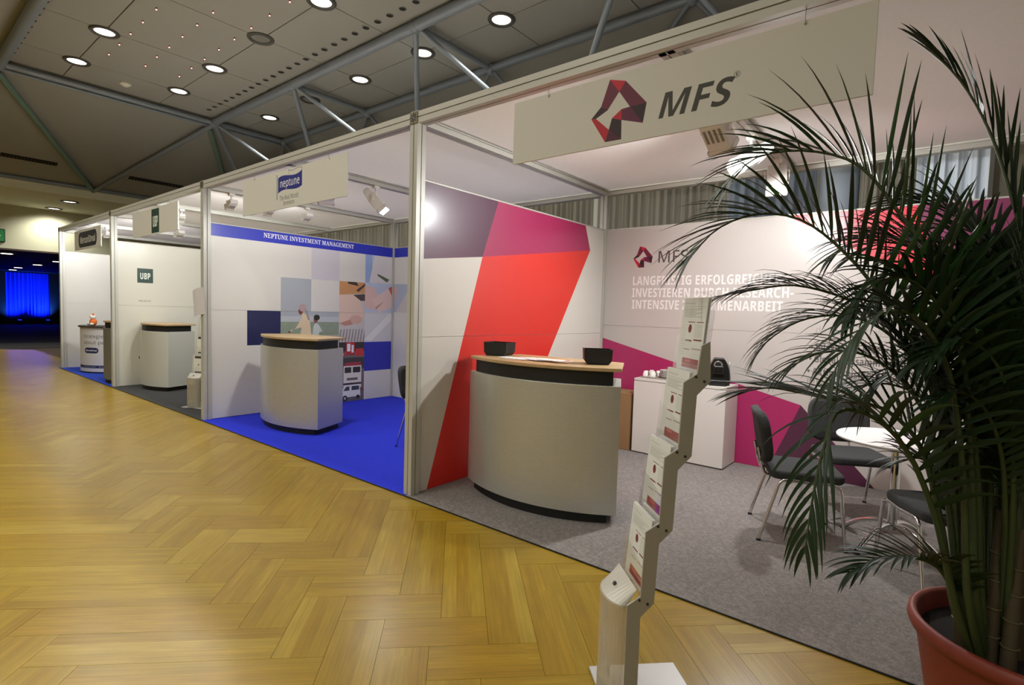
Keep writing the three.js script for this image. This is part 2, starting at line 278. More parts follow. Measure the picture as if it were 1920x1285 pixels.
drape(2.56, 2.95, 0.01, 4.6, -3.75, 0.1, 0.03, curtGrey, 'pleated_curtain', 'narrow grey pleated curtain between column and pale curtain', 'curtain');
drape(3.0, 3.52, 0.01, 4.6, -3.68, 0.12, 0.03, curtPale, 'pleated_curtain', 'pale bluish white curtain above the purple printed wall', 'curtain', 0.8);
{ const c = thing('round_column', 'smooth blue grey round column behind the booth wall', 'column', [2.35, 0, -3.8]); mesh('shaft', new THREE.CylinderGeometry(0.18, 0.18, 4.7, 32).translate(0, 2.35, 0), std(0x7d858f, 0.6), c); mesh('base_ring', new THREE.CylinderGeometry(0.2, 0.2, 0.08, 32).translate(0, 0.04, 0), std(0x55595e, 0.6), c); }
{ const c = thing('wood_panelling', 'dull brown wooden wall panelling beyond the pale curtain', 'panelling', [0, 0, -3.85]); for (let k = 0; k < 6; k++) for (let j = 0; j < 7; j++) mesh('board', rbox(3.56 + k * 0.9, 4.45 + k * 0.9, j * 0.66, j * 0.66 + 0.652, -0.02, 0.02, 0.004), std(0x5d5546, 0.7), c); }

// ------------------------------------------------------------------ booth carpets
const PX = [-11.46, -7.81, -4.0, 0, 4.0], W = 0.087, H = 3.0, D = 2.98;
const carpets = [['booth_carpet', [25, 66, 190], 0.3, 'blue carpet of the white end booth'], ['booth_carpet', [58, 58, 58], 0.5, 'charcoal carpet of the booth with the green logo'], ['booth_carpet', [20, 40, 205], 0.25, 'vivid blue carpet of the booth with photo wall'], ['booth_carpet', [127, 120, 116], 0.55, 'mottled grey carpet of the booth with the red wall']];
carpets.forEach(([n, c, a, l], i) => { const g = thing(n, l, 'carpet'); const x0 = PX[i] + (i ? 0.045 : 0), x1 = PX[i + 1] + 0.044;
  mesh('pile', uvMetres(box(x0, x1, 0.0005, 0.008, -3.05, 0.02)), carpetMat(...c, a), g); mesh('edge_tape', box(x0, x1, 0.0005, 0.0085, 0.0205, 0.027), black, g); });

// ------------------------------------------------------------------ booth frame of slotted aluminium profiles
function profile(L) { // square profile with a slot in the middle of each side, along +z from 0 to L
  const h = W / 2, s = 0.004, d = 0.012, p = [[-h, -h], [-s, -h], [-s, -h + d], [s, -h + d], [s, -h], [h, -h], [h, -s], [h - d, -s], [h - d, s], [h, s], [h, h], [s, h], [s, h - d], [-s, h - d], [-s, h], [-h, h], [-h, s], [-h + d, s], [-h + d, -s], [-h, -s]];
  const sh = new THREE.Shape(p.map(q => new THREE.Vector2(...q))); return new THREE.ExtrudeGeometry(sh, { depth: L, bevelEnabled: false, steps: 1 });
}
const frame = thing('exhibition_gantry', 'aluminium exhibition frame of slotted posts and beams spanning all booths', 'exhibition frame');
const zB = -D, mid = i => (PX[i] + PX[i + 1] + W) / 2;
for (const x of PX) for (const z of [-W / 2, zB]) {
  mesh('post', profile(H - (z === zB ? W + 0.002 : 0.001)).rotateX(-Math.PI / 2).translate(x + W / 2, 0.009, z), alu, frame);
}
for (let i = 0; i < 4; i++) for (const z of [-W / 2, zB]) mesh('beam', profile(PX[i + 1] - PX[i] - W - 0.002).rotateY(Math.PI / 2).translate(PX[i] + W + 0.001, H - W / 2, z), alu, frame);
for (const x of [...PX.map(x => x + W / 2), ...[0, 1, 2, 3].map(mid)]) mesh('cross_beam', profile(D - W - 0.004).translate(x, H - W / 2, zB + W / 2 + 0.002), alu, frame);
for (const x of PX) { // joint plate with eight rays of slots at each front corner
  const c = mesh('corner_plate', rbox(x - 0.001, x + W + 0.001, H - W - 0.001, H + 0.001, -0.001, 0.006, 0.001), std(0x74725f, 0.5, 0.3), frame);
  for (let k = 0; k < 8; k++) { const a = k * Math.PI / 4, s = mesh('slot', new THREE.BoxGeometry(0.024, 0.006, 0.003), black, c); s.position.set(x + W / 2 + 0.024 * Math.cos(a), H - W / 2 + 0.024 * Math.sin(a), 0.0065); s.rotation.z = a; }
}
// stretched ceiling cloth of each half booth, clipped into the frame
for (let i = 0; i < 4; i++) for (const [a, b] of [[PX[i] + W + 0.004, mid(i) - W / 2 - 0.004], [mid(i) + W / 2 + 0.004, PX[i + 1] - 0.004]]) {
  const g = new THREE.PlaneGeometry(b - a, D - W - 0.01, 24, 36).rotateX(Math.PI / 2), p = g.attributes.position;
  for (let k = 0; k < p.count; k++) p.setY(k, 0.005 * (n32(p.getX(k) * 3 + i * 7, p.getZ(k) * 1.2) - 0.5));
  g.computeVertexNormals(); g.translate((a + b) / 2, H - 0.028, -D / 2); uvMetres(g);
  const t = mesh('ceiling_cloth', g, cloth, frame); t.userData.label = 'white stretched ceiling cloth';
  mesh('edge_strip', merge([box(a, a + 0.02, H - 0.024, H - 0.018, -D + W / 2 + 0.005, -W - 0.005), box(b - 0.02, b, H - 0.024, H - 0.018, -D + W / 2 + 0.005, -W - 0.005)]), lampWhite, t);
}

// ------------------------------------------------------------------ printed pictures of the walls
const mfsLogo = (c, X, Y, s) => { // folded ribbon emblem; unit = metre on the sign, s = px per metre
  const P = { a: [.115, 0], b: [.215, .03], c: [.348, .178], d: [.33, .284], e: [.198, .242], f: [.201, .35], g: [.097, .348], h: [0, .2], i: [.063, .142], j: [.177, .081], k: [.248, .179], l: [.195, .182], m: [.137, .221], n: [.119, .282], o: [.031, .203], p: [.107, .169], j2: [.215, .155] };
  const poly = (col, ...k) => { c.fillStyle = col; c.beginPath(); k.forEach((q, i) => c[i ? 'lineTo' : 'moveTo'](X + P[q][0] * s, Y + P[q][1] * s)); c.closePath(); c.fill(); };
  poly('#661430', 'a', 'j', 'p', 'i'); poly('#c01528', 'a', 'b', 'j'); poly('#641431', 'b', 'c', 'k', 'j'); poly('#2b0a16', 'c', 'd', 'k'); poly('#5d1238', 'd', 'e', 'l', 'k');
  poly('#b81228', 'l', 'e', 'm'); poly('#2b0812', 'm', 'e', 'f', 'n'); poly('#4d0d26', 'f', 'g', 'n'); poly('#b51226', 'h', 'o', 'n', 'g'); poly('#2b0a12', 'i', 'p', 'o', 'h');
};
function fitText(c, txt, x, y, w, maxH) { c.save(); const m = c.measureText(txt).width; c.translate(x, y); c.scale(w / m, 1); c.fillText(txt, 0, 0); c.restore(); }
const mfsSide = canvasTex(1792, 1536, (c, w, h) => {
  const X = z => (-z - W) / 2.87 * w, Y = y => h - y / 2.5 * h, poly = (col, pts) => { c.fillStyle = col; c.beginPath(); pts.forEach((p, i) => c[i ? 'lineTo' : 'moveTo'](X(p[0]), Y(p[1]))); c.closePath(); c.fill(); };
  c.fillStyle = '#cfc9c0'; c.fillRect(0, 0, w, h);
  poly('#4c1638', [[-.0, 2.5], [-1, 2.5], [-.8, 1.975], [0, 1.88]]);
  poly('#9f1650', [[-1, 2.5], [-2.53, 2.5], [-2.65, 2.231], [-.8, 1.975]]);
  poly('#d8220f', [[-.8, 1.975], [-2.65, 2.231], [-1.19, 0], [-.185, 0]]);
});
const mfsBack = canvasTex(2048, 1280, (c, w, h) => {
  const X = x => (x - W) / 3.91 * w, Y = y => h - y / 2.5 * h, poly = (col, pts) => { c.fillStyle = col; c.beginPath(); pts.forEach((p, i) => c[i ? 'lineTo' : 'moveTo'](X(p[0]), Y(p[1]))); c.closePath(); c.fill(); };
  c.fillStyle = '#b9b1ab'; c.fillRect(0, 0, w, h);
  poly('#a31758', [[0, 1.235], [2.265, .68], [2.0, 0], [0, 0]]); poly('#4a1433', [[2.265, .68], [2.9, 0], [2.0, 0]]);
  poly('#e8283c', [[2.05, 2.5], [3.05, 2.5], [3.27, 1.75]]); poly('#7a2652', [[3.05, 2.5], [4, 2.5], [4, 1.62], [3.27, 1.75]]);
  mfsLogo(c, X(.447), Y(2.29), w / 3.91 * .68);
  c.fillStyle = '#3c3433'; c.font = '92px sans-serif'; c.textBaseline = 'alphabetic'; fitText(c, 'MFS', X(.735), Y(2.095), X(1.1) - X(.735));
  c.fillStyle = '#e2ddd9'; c.font = 'bold 72px sans-serif';
  fitText(c, 'LANGFRISTIG ERFOLGREICHER', X(.444), Y(1.845), X(2.04) - X(.444)); fitText(c, 'INVESTIEREN DURCH RESEARCH-', X(.444), Y(1.71), X(2.15) - X(.444)); fitText(c, 'INTENSIVE ZUSAMMENARBEIT', X(.448), Y(1.575), X(2.06) - X(.448));
  c.fillStyle = '#8d8684'; c.font = '44px sans-serif'; c.fillText('mfs.com/', X(2.3), Y(.9)); c.fillStyle = '#a39c99'; c.fillText('dazu setzen wir auf:', X(2.35), Y(1.38));
  c.fillStyle = '#5d5655'; c.font = 'bold 46px sans-serif'; fitText(c, '• Integriertes Research', X(2.32), Y(1.22), X(3.0) - X(2.32)); fitText(c, '• Globale Zusammenarbeit', X(2.31), Y(1.105), X(3.14) - X(2.31)); fitText(c, '• Aktives Risikomanagement', X(2.3), Y(.985), X(3.26) - X(2.3));
});
const nepSide = canvasTex(1792, 1536, (c, w, h) => {
  const X = z => (-z - W) / 2.87 * w, Y = y => h - y / 2.5 * h, rect = (col, z0, z1, y0, y1) => { c.fillStyle = col; c.fillRect(X(z0), Y(y1), X(z1) - X(z0), Y(y0) - Y(y1)); };
  const el = (col, z, y, rz, ry, rot = 0) => { c.fillStyle = col; c.beginPath(); c.ellipse(X(z), Y(y), rz / 2.87 * w, ry / 2.5 * h, rot, 0, 7); c.fill(); };
  const poly = (col, pts) => { c.fillStyle = col; c.beginPath(); pts.forEach((p, i) => c[i ? 'lineTo' : 'moveTo'](X(p[0]), Y(p[1]))); c.closePath(); c.fill(); };
  const clip = (z0, z1, y0, y1, f) => { c.save(); c.beginPath(); c.rect(X(z0), Y(y1), X(z1) - X(z0), Y(y0) - Y(y1)); c.clip(); f(); c.restore(); };
  const a = -.548, b = -1.014, d = -1.478, e = -1.95, g = -2.42, k = -2.96;
  rect('#d9d5cd', 0, k, 0, 2.5); rect('#2430b4', 0, k, 2.345, 2.5);
  c.fillStyle = '#f4f2ee'; c.font = 'bold 52px serif'; fitText(c, 'NEPTUNE INVESTMENT MANAGEMENT', X(-.766), Y(2.405), X(-2.2) - X(-.766));
  rect('#141a4e', a, b, .94, 1.41); rect('#cbc6cc', d, e, 1.885, 2.345);
  // field scene with two riders
  const field = () => { rect('#a9aeb4', b, e, 1.2, 1.9); rect('#bcc0c2', b, e, 1.2, 1.34); rect('#8d9a84', b, e, 1.03, 1.26); for (let i = 0; i < 500; i++) { c.fillStyle = ['#7c8b70', '#9ca68c', '#8a9678'][i % 3]; c.fillRect(X(rr(b, e)), Y(rr(1.05, 1.24)), 7, 4); } rect('#b7aa98', b, e, .94, 1.06); };
  const riders = () => { poly('#e0c9a4', [[-1.34, 1.39], [-1.4, 1.37], [-1.46, 1.28], [-1.49, 1.06], [-1.31, 1.06], [-1.33, 1.18], [-1.16, 1.14], [-1.15, 1.11], [-1.24, 1.17], [-1.33, 1.31]]); el('#7c3b2e', -1.315, 1.415, .035, .05); el('#b69a98', -1.345, 1.465, .06, .055); poly('#9c8486', [[-1.38, 1.45], [-1.41, 1.43], [-1.46, 1.28], [-1.43, 1.29]]); el('#7a3a2c', -1.145, 1.115, .02, .012); poly('#c9cfc6', [[-1.56, 1.26], [-1.62, 1.2], [-1.67, 1.12], [-1.62, 1.11], [-1.6, 1.04], [-1.5, 1.04], [-1.52, 1.2]]); el('#8a5340', -1.555, 1.29, .035, .05); el('#1a1613', -1.572, 1.325, .05, .042); };
  clip(b, d, .94, 1.885, () => { field(); riders(); }); clip(d, e, .94, 1.415, () => { field(); riders(); });
  // hands
  clip(e, g, .945, 1.89, () => { rect('#c9c2be', e, g, .94, 1.9); poly('#c88f5c', [[e, 1.9], [g, 1.9], [g, 1.72], [e, 1.68]]); poly('#3a2a26', [[-2.1, 1.9], [-2.25, 1.9], [-2.3, 1.83], [-2.1, 1.86]]); poly('#50392f', [[-2.25, 1.76], [-2.42, 1.88], [-2.42, 1.84], [-2.3, 1.74]]); poly('#4b3b38', [[-2.2, 1.69], [g, 1.71], [g, 1.6], [-2.34, 1.6]]); poly('#e0c2b0', [[e, 1.68], [-2.2, 1.69], [-2.34, 1.58], [-2.4, 1.4], [-2.38, 1.3], [-2.2, 1.26], [e, 1.22]]); el('#d3a999', -2.25, 1.3, .12, .07); poly('#bf8a7c', [[e, 1.24], [-2.15, 1.3], [-2.2, 1.22], [-2.05, 1.2]]); for (let i = 0; i < 9; i++) poly('#8f8785', [[-1.98 - i * .055, 1.15], [-2.0 - i * .055, 1.15], [-1.97 - i * .055, .95], [-1.94 - i * .055, .95]]); });
  clip(g, k, 1.42, 2.345, () => { rect('#b9c2d6', g, k, 1.4, 2.345); rect('#8fa6d0', g, -2.55, 1.9, 2.345); poly('#d6d0d0', [[-2.6, 2.345], [k, 2.345], [k, 1.9], [-2.5, 1.9]]); poly('#4e5a3c', [[-2.66, 2.05], [-2.9, 1.97], [-2.85, 1.92], [-2.66, 2.02]]); poly('#dcb9b0', [[g, 1.85], [-2.6, 1.82], [-2.75, 1.55], [-2.62, 1.46], [g, 1.5]]); poly('#e2c4ba', [[-2.55, 1.62], [-2.9, 1.84], [k, 1.8], [k, 1.5], [-2.7, 1.42]]); poly('#a9605c', [[-2.88, 1.83], [k, 1.86], [k, 1.7]]); poly('#b98c80', [[-2.62, 1.5], [-2.78, 1.6], [-2.76, 1.57], [-2.64, 1.47]]); });
  clip(g, k, .945, 1.42, () => { rect('#d3d0d0', g, k, .94, 1.42); poly('#e6e3e2', [[g, .98], [-2.9, 1.4], [k, 1.4], [k, 1.3], [-2.55, .95]]); });
  rect('#1c22ac', g, k, .47, .94);
  // street picture with bus and van
  clip(e, g, 0, .945, () => { rect('#6a6462', e, g, 0, .95); rect('#2a2524', e, g, .8, .95); rect('#b3202c', -2.08, -2.24, .74, .95); rect('#c22a33', -2.26, -2.4, .72, .84); rect('#a51f2a', -1.96, -2.06, .72, .8); rect('#eee', -2.1, -2.16, .8, .92); rect('#eee', -2.18, -2.22, .78, .9); rect('#ddd', -1.98, -2.04, .74, .77); rect('#3c3634', e, g, .52, .7); rect('#8f2029', -1.96, -2.03, .5, .6); poly('#a8303b', [[-2.04, .56], [-2.07, .62], [-2.34, .63], [-2.37, .57]]); rect('#e6ddd0', -2.04, -2.37, .22, .57); rect('#2a2624', -2.06, -2.18, .46, .55); rect('#2a2624', -2.21, -2.35, .46, .55); rect('#6b6660', -2.1, -2.3, .34, .38); rect('#322d2b', -2.04, -2.37, .27, .3); poly('#eceae6', [[-1.98, .07], [-2.0, .17], [-2.07, .26], [-2.34, .27], [-2.36, .08]]); poly('#3d4246', [[-2.04, .18], [-2.09, .24], [-2.15, .245], [-2.15, .18]]); rect('#3d4246', -2.19, -2.33, .18, .245); el('#1b1919', -2.07, .06, .045, .045); el('#b9b6b2', -2.07, .06, .022, .022); el('#1b1919', -2.31, .07, .03, .03); rect('#8c2a30', -2.37, g, .16, .2); });
});
const ubpLogo = (c, x, y, w, h, tall) => { c.fillStyle = '#17382b'; c.fillRect(x, y, w, h); c.fillStyle = '#e6ebe2'; c.textBaseline = 'middle'; c.font = 'bold ' + Math.round(h * (tall ? .62 : .6)) + 'px sans-serif'; fitText(c, 'UBP', x + w * .16, y + h * .53, w * .68); c.textBaseline = 'alphabetic'; };
const ubpSide = canvasTex(1024, 1024, (c, w, h) => { c.fillStyle = '#d2cfc2'; c.fillRect(0, 0, w, h); const X = z => (-z - W) / 2.87 * w, Y = y => h - y / 2.5 * h; ubpLogo(c, X(-.376), Y(2.068), X(-.618) - X(-.376), Y(1.815) - Y(2.068)); c.fillStyle = '#77756d'; c.font = '22px sans-serif'; fitText(c, 'www.ubp.com', X(-.395), Y(1.48), X(-.585) - X(-.395)); });

// ------------------------------------------------------------------ partition walls
function sideWall(i, tex, seam, label, printLabel) {
  const x = PX[i] + W / 2, g = thing('partition_wall', label, 'partition wall', [x, 0, 0]), z0 = -W - 0.002, z1 = -D + W / 2 + 0.002, L = z0 - z1;
  mesh('core', box(-0.014, 0.014, 0.01, 2.497, z1, z0), whiteWall, g);
  for (const [a, b] of [[0.01, seam - 0.0015], [seam + 0.0015, 2.497]]) { const m = mesh(tex ? 'printed_panel' : 'panel', printSlab(L, b - a, 0.006, [0, a / 2.5, 1, b / 2.5]), tex || whiteWall, g); m.rotation.y = Math.PI / 2; m.position.set(0.0172, (a + b) / 2, (z0 + z1) / 2); if (tex) m.userData.label = printLabel; }
  mesh('top_rail', rbox(-0.02, 0.021, 2.4975, 2.512, z1, z0, 0.003), alu, g);
  return g;
}
const printMat = t => phys(0xffffff, 0.5, 0, { map: t, clearcoat: 0.5, clearcoatRoughness: 0.22 });
sideWall(0, null, 1.41, 'plain white side wall closing the far end of the booth row');
sideWall(1, printMat(ubpSide), 1.41, 'white side wall with a small dark green letter logo', 'white panel with green logo');
sideWall(2, printMat(nepSide), 1.41, 'white side wall with blue header, photo squares and navy squares', 'panel printed with picture squares');
sideWall(3, printMat(mfsSide), 1.27, 'side wall printed with a folded red, magenta and purple band', 'panel printed with red band');
sideWall(4, null, 1.27, 'plain white side wall at the near end of the booth row');
function backWall(i, tex, seam, label) {
  const x0 = PX[i] + W + 0.002, x1 = PX[i + 1] - 0.002, g = thing('back_wall', label, 'partition wall', [0, 0, zB]);
  mesh('core', box(x0, x1, 0.01, 2.497, -0.014, 0.014), whiteWall, g);
  for (const [a, b] of [[0.01, seam - 0.0015], [seam + 0.0015, 2.497]]) mesh(tex ? 'printed_panel' : 'panel', printSlab(x1 - x0, b - a, 0.006, [0, a / 2.5, 1, b / 2.5]), tex || whiteWall, g).position.set((x0 + x1) / 2, (a + b) / 2, 0.0172);
  mesh('top_rail', rbox(x0, x1, 2.4975, 2.512, -0.02, 0.021, 0.003), alu, g);
}
const nepBack = canvasTex(1024, 640, (c, w, h) => { const X = x => (x + 3.913) / 3.91 * w, Y = y => h - y / 2.5 * h; c.fillStyle = '#d9d5cd'; c.fillRect(0, 0, w, h); c.fillStyle = '#2430b4'; c.fillRect(0, 0, w, Y(2.345)); c.fillStyle = '#aab3c4'; c.fillRect(0, Y(1.9), X(-3.44), Y(1.43) - Y(1.9)); c.fillStyle = '#c7c2bf'; c.beginPath(); c.moveTo(X(-3.86), Y(1.43)); c.lineTo(X(-3.5), Y(1.86)); c.lineTo(X(-3.44), Y(1.86)); c.lineTo(X(-3.44), Y(1.43)); c.fill(); c.fillStyle = '#d7a9a0'; c.beginPath(); c.moveTo(0, Y(1.88)); c.lineTo(X(-3.83), Y(1.8)); c.lineTo(0, Y(1.6)); c.fill(); });
backWall(0, null, 1.41, 'plain white back wall of the far end booth');
backWall(1, null, 1.41, 'plain white back wall of the booth with charcoal carpet');
backWall(2, printMat(nepBack), 1.41, 'white back wall with a blue header behind the blue carpet');
backWall(3, printMat(mfsBack), 1.37, 'back wall printed with slogan, bullet text and magenta band');

// ------------------------------------------------------------------ hanging name signs
function sign(x0, x1, y0, y1, tex, label) {
  const g = thing('hanging_sign', label, 'sign', [(x0 + x1) / 2, y0, -0.03]), w = x1 - x0, h = y1 - y0;
  mesh('board', printSlab(w, h, 0.012).translate(0, h / 2, 0), std(0xffffff, 0.6, 0, { map: tex }), g);
  for (const s of [-0.36, 0.36]) mesh('hook', merge([tube([[s * w, h - 0.015, 0.009], [s * w, h + 0.01, 0.012], [s * w, H - W - y0 - 0.004, 0.002], [s * w, H - W - y0, -0.006]], 0.0022, 12, 6), new THREE.SphereGeometry(0.006, 8, 6).translate(s * w, h - 0.015, 0.008)]), alu, g);
}
const board = '#cecbc2';
sign(1.02, 3.0, 2.465, 2.858, canvasTex(2048, 406, (c, w, h) => { const s = w / 1.98; c.fillStyle = board; c.fillRect(0, 0, w, h); mfsLogo(c, (1.61 - 1.02) * s, (2.858 - 2.838) * s, s); c.fillStyle = '#38362d'; c.font = 'italic bold 190px sans-serif'; c.textBaseline = 'alphabetic'; fitText(c, 'MFS', (2.012 - 1.02) * s, (2.858 - 2.556) * s, .39 * s); c.font = '44px sans-serif'; c.fillText('®', (2.415 - 1.02) * s, (2.858 - 2.675) * s); }), 'hanging white sign with red ribbon emblem and large dark letters');
sign(-2.89, -0.875, 2.475, 2.858, canvasTex(2048, 390, (c, w, h) => { const s = w / 2.015, X = x => (x + 2.89) * s, Y = y => (2.858 - y) * s; c.fillStyle = board; c.fillRect(0, 0, w, h);
  c.fillStyle = '#16207c'; c.beginPath(); c.moveTo(X(-2.1), Y(2.79)); c.bezierCurveTo(X(-1.95), Y(2.84), X(-1.8), Y(2.74), X(-1.633), Y(2.815)); c.lineTo(X(-1.633), Y(2.665)); c.bezierCurveTo(X(-1.78), Y(2.61), X(-1.95), Y(2.7), X(-2.1), Y(2.635)); c.fill();
  c.strokeStyle = '#16184a'; c.lineWidth = 10; c.beginPath(); c.moveTo(X(-2.122), Y(2.825)); c.lineTo(X(-2.122), Y(2.57)); c.stroke(); c.lineWidth = 4; c.beginPath(); c.moveTo(X(-1.88), Y(2.8)); c.lineTo(X(-1.89), Y(2.85)); c.bezierCurveTo(X(-1.82), Y(2.81), X(-1.74), Y(2.86), X(-1.633), Y(2.84)); c.lineTo(X(-1.633), Y(2.8)); c.stroke();
  c.fillStyle = '#e8e8e4'; c.font = '110px sans-serif'; fitText(c, 'neptune', X(-2.065), Y(2.69), X(-1.675) - X(-2.065)); c.fillStyle = '#33323c'; c.font = '62px serif'; fitText(c, 'The Real World', X(-2.067), Y(2.56), X(-1.7) - X(-2.067)); fitText(c, 'Investors', X(-1.998), Y(2.505), X(-1.775) - X(-1.998)); }), 'hanging white sign with a waving navy flag logo');
sign(-6.69, -4.815, 2.475, 2.856, canvasTex(1536, 312, (c, w, h) => { const s = w / 1.875; c.fillStyle = board; c.fillRect(0, 0, w, h); ubpLogo(c, (-5.84 + 6.69) * s, .02 * s, .31 * s, .345 * s, true); }), 'hanging white sign with a dark green square letter logo');
sign(-10.24, -8.425, 2.45, 2.826, canvasTex(1536, 318, (c, w, h) => { const s = w / 1.815; c.fillStyle = board; c.fillRect(0, 0, w, h); c.fillStyle = '#23242e'; c.beginPath(); c.roundRect((-9.94 + 10.24) * s, .045 * s, 1.25 * s, .29 * s, .12 * s); c.fill(); c.fillStyle = '#d6d5ce'; c.font = 'bold 150px sans-serif'; fitText(c, 'MercuriUrval', .4 * s, .26 * s, 1.06 * s); }), 'hanging white sign with a dark rounded lozenge logo');

// ------------------------------------------------------------------ flood lights
function flood(x, z, aim, k, label, group, drop = 0.17, y = H - W, sc = 1) {
  const g = thing('flood_light', label, 'flood light', [x, y, z], 0, group);
  mesh('clamp', merge([rbox(-0.03, 0.03, -0.03, 0.0, -0.035, 0.035, 0.004), rod([0, -0.03, 0], [0, -drop + 0.06, 0], 0.01, 10)]), lampWhite, g);
  const dir = V(aim[0] - x, aim[1] - (y - drop), aim[2] - z).normalize(), yaw = Math.atan2(dir.x, dir.z), pitch = Math.asin(dir.y);
  const yk = mesh('yoke', merge([box(-0.1, 0.1, 0.062, 0.07, -0.018, 0.018), box(-0.1, -0.094, -0.02, 0.07, -0.018, 0.018), box(0.094, 0.1, -0.02, 0.07, -0.018, 0.018)]).scale(sc, sc, sc), lampWhite, g); yk.position.y = -drop; yk.rotation.y = yaw;
  // long tapered housing, axis along the beam
  const hd = mesh('housing', (() => { const s = new THREE.Shape([[-0.14, -0.04], [-0.05, -0.052], [0.13, -0.052], [0.13, 0.052], [-0.05, 0.052], [-0.14, 0.035], [-0.155, 0.02], [-0.155, -0.025]].map(p => new THREE.Vector2(...p))); return new THREE.ExtrudeGeometry(s, { depth: 0.145, bevelEnabled: true, bevelSize: 0.006, bevelThickness: 0.006, bevelSegments: 2 }).translate(0, 0, -0.0725).rotateY(-Math.PI / 2); })(), lampWhite, g);
  hd.position.y = -drop; hd.rotation.order = 'YXZ'; hd.rotation.set(-pitch, yaw, 0); hd.scale.setScalar(sc);
  for (let i = 0; i < 4; i++) mesh('vent_slot', box(-0.058 + i * 0.034, -0.042 + i * 0.034, -0.0615, -0.0545, -0.04, 0.06), std(0x8b857c, 0.8), hd);
  mesh('front_rim', merge([box(-0.088, 0.088, 0.05, 0.062, 0.125, 0.16), box(-0.088, 0.088, -0.062, -0.05, 0.125, 0.16), box(-0.088, -0.078, -0.062, 0.062, 0.125, 0.16), box(0.078, 0.088, -0.062, 0.062, 0.125, 0.16)]), lampWhite, hd);
  mesh('glass', box(-0.078, 0.078, -0.05, 0.05, 0.14, 0.15), lampGlow, hd);
  const l = new THREE.SpotLight(FLOOD.color, FLOOD.cd * k, 0, 1.22, 0.75, 2), o = V(x, y - drop, z).addScaledVector(dir, 0.175 * sc); l.position.copy(o); l.target.position.copy(o).add(dir); l.castShadow = true; l.shadow.radius = 3; scene.add(l, l.target);
  return g;
}
flood(2.04, -0.9, [2.3, 1.2, -2.95], 1.6, 'white flood light with slotted housing behind the red emblem sign');
flood(2.04, -1.7, [0.1, 1.4, -0.7], 1.15, 'white flood light on middle beam aimed at the red wall');
flood(2.06, -2.45, [2.6, 0.4, -0.6], 1.0, 'glaring flood light on middle beam aimed at table and chairs');
flood(-1.95, -0.5, [-3.9, 1.2, -1.2], 0.62, 'white flood light behind the navy flag hanging sign');
flood(-1.95, -1.12, [-0.9, 1.3, -1.9], 0.7, 'white flood light on middle beam above the blue carpet');
[['nearest the front post', -0.35], ['second from the front post', -0.85], ['third from the front post', -1.4]].forEach(([w, z]) => flood(-3.95, z, [-7.75, 1.3, z - 0.1], 0.4, 'white flood light over the blue header wall, ' + w, 'flood lights over the blue header wall', 0.14, H - W, 0.6));
flood(-5.86, -0.43, [-7.7, 1.4, -0.7], 0.5, 'white flood light beside the green letter hanging sign', undefined, 0.13, H - W, 0.5);
for (const [w, z] of [['nearer the front post', -0.61], ['farther from the front post', -1.05]]) flood(-7.76, z, [-11.3, 1.5, z], 0.6, 'white flood light over the green logo wall, ' + w, 'flood lights over the green logo wall', 0.16, H - W, 0.7);
flood(-9.6, -0.4, [-11.4, 2.0, -0.3], 0.6, 'white flood light beside the lozenge logo sign', undefined, 0.13, H - W, 0.55);

// ------------------------------------------------------------------ counters
function plan(a, b, c, d, y0, y1, bevel = 0) { // arc front (+z), tapered sides, straight back; extruded from y0 to y1
  const s = new THREE.Shape(), R = (a * a + b * b) / (2 * b), cz = b - R, t0 = Math.asin(a / R), N = 28;
  for (let i = 0; i <= N; i++) { const t = -t0 + 2 * t0 * i / N; s[i ? 'lineTo' : 'moveTo'](R * Math.sin(t), -(cz + R * Math.cos(t))); }
  s.lineTo(c, d); s.lineTo(-c, d); s.closePath();
  const g = new THREE.ExtrudeGeometry(s, { depth: y1 - y0 - 2 * bevel, bevelEnabled: bevel > 0, bevelSize: bevel, bevelThickness: bevel, bevelSegments: 2, bevelOffset: -bevel });
  return g.rotateX(-Math.PI / 2).translate(0, y0 + bevel, 0);
}
function counter(x, z, turn, label, o = {}) {
  const a = o.a ?? 0.675, b = o.b ?? 0.2, c = o.c ?? 0.48, d = o.d ?? 0.45, g = thing('reception_counter', label, 'counter', [x, 0.0095, z], turn);
  mesh('plinth', plan(a - 0.07, b - 0.02, c - 0.05, d - 0.03, 0, 0.075), black, g);
  mesh('body', uvMetres(plan(a, b, c, d, 0.068, 0.985, 0.003)), o.body ?? silver, g);
  mesh('riser', plan(a - 0.06, b - 0.025, c - 0.05, d - 0.04, 0.983, 1.085), black, g);
  mesh('worktop', uvMetres(plan(a, b - 0.005, c + 0.01, d + 0.02, 1.085, 1.11, 0.003)), veneer, g);
  return g;
}
const yawOf = (x0, z0, x1, z1) => Math.atan2(-(z1 - z0), x1 - x0);
counter(0.905, -0.55, yawOf(0.22, -0.5, 1.59, -0.6), 'curved silver counter with beech top on the grey carpet');
counter(-2.87, -0.55, 0, 'curved silver counter with beech top on the blue carpet');
{ const g = counter(-7.155, -0.47, 0, 'curved white grey counter with beech top on the charcoal carpet', { a: 0.58, c: 0.38, d: 0.47, b: 0.19, body: std(0xb9b9b0, 0.5, 0.1) });
  const l = mesh('emblem', new THREE.CylinderGeometry(0.022, 0.022, 0.004, 16).rotateX(Math.PI / 2), std(0x222222, 0.6), g); l.position.set(-0.42, 0.5, 0.125); l.rotation.y = -0.55; }
counter(-8.3, -0.16, 0.0, 'dark grey counter half hidden behind the second frame post', { a: 0.44, c: 0.36, d: 0.4, b: 0.13, body: std(0x77756c, 0.5, 0.3) });
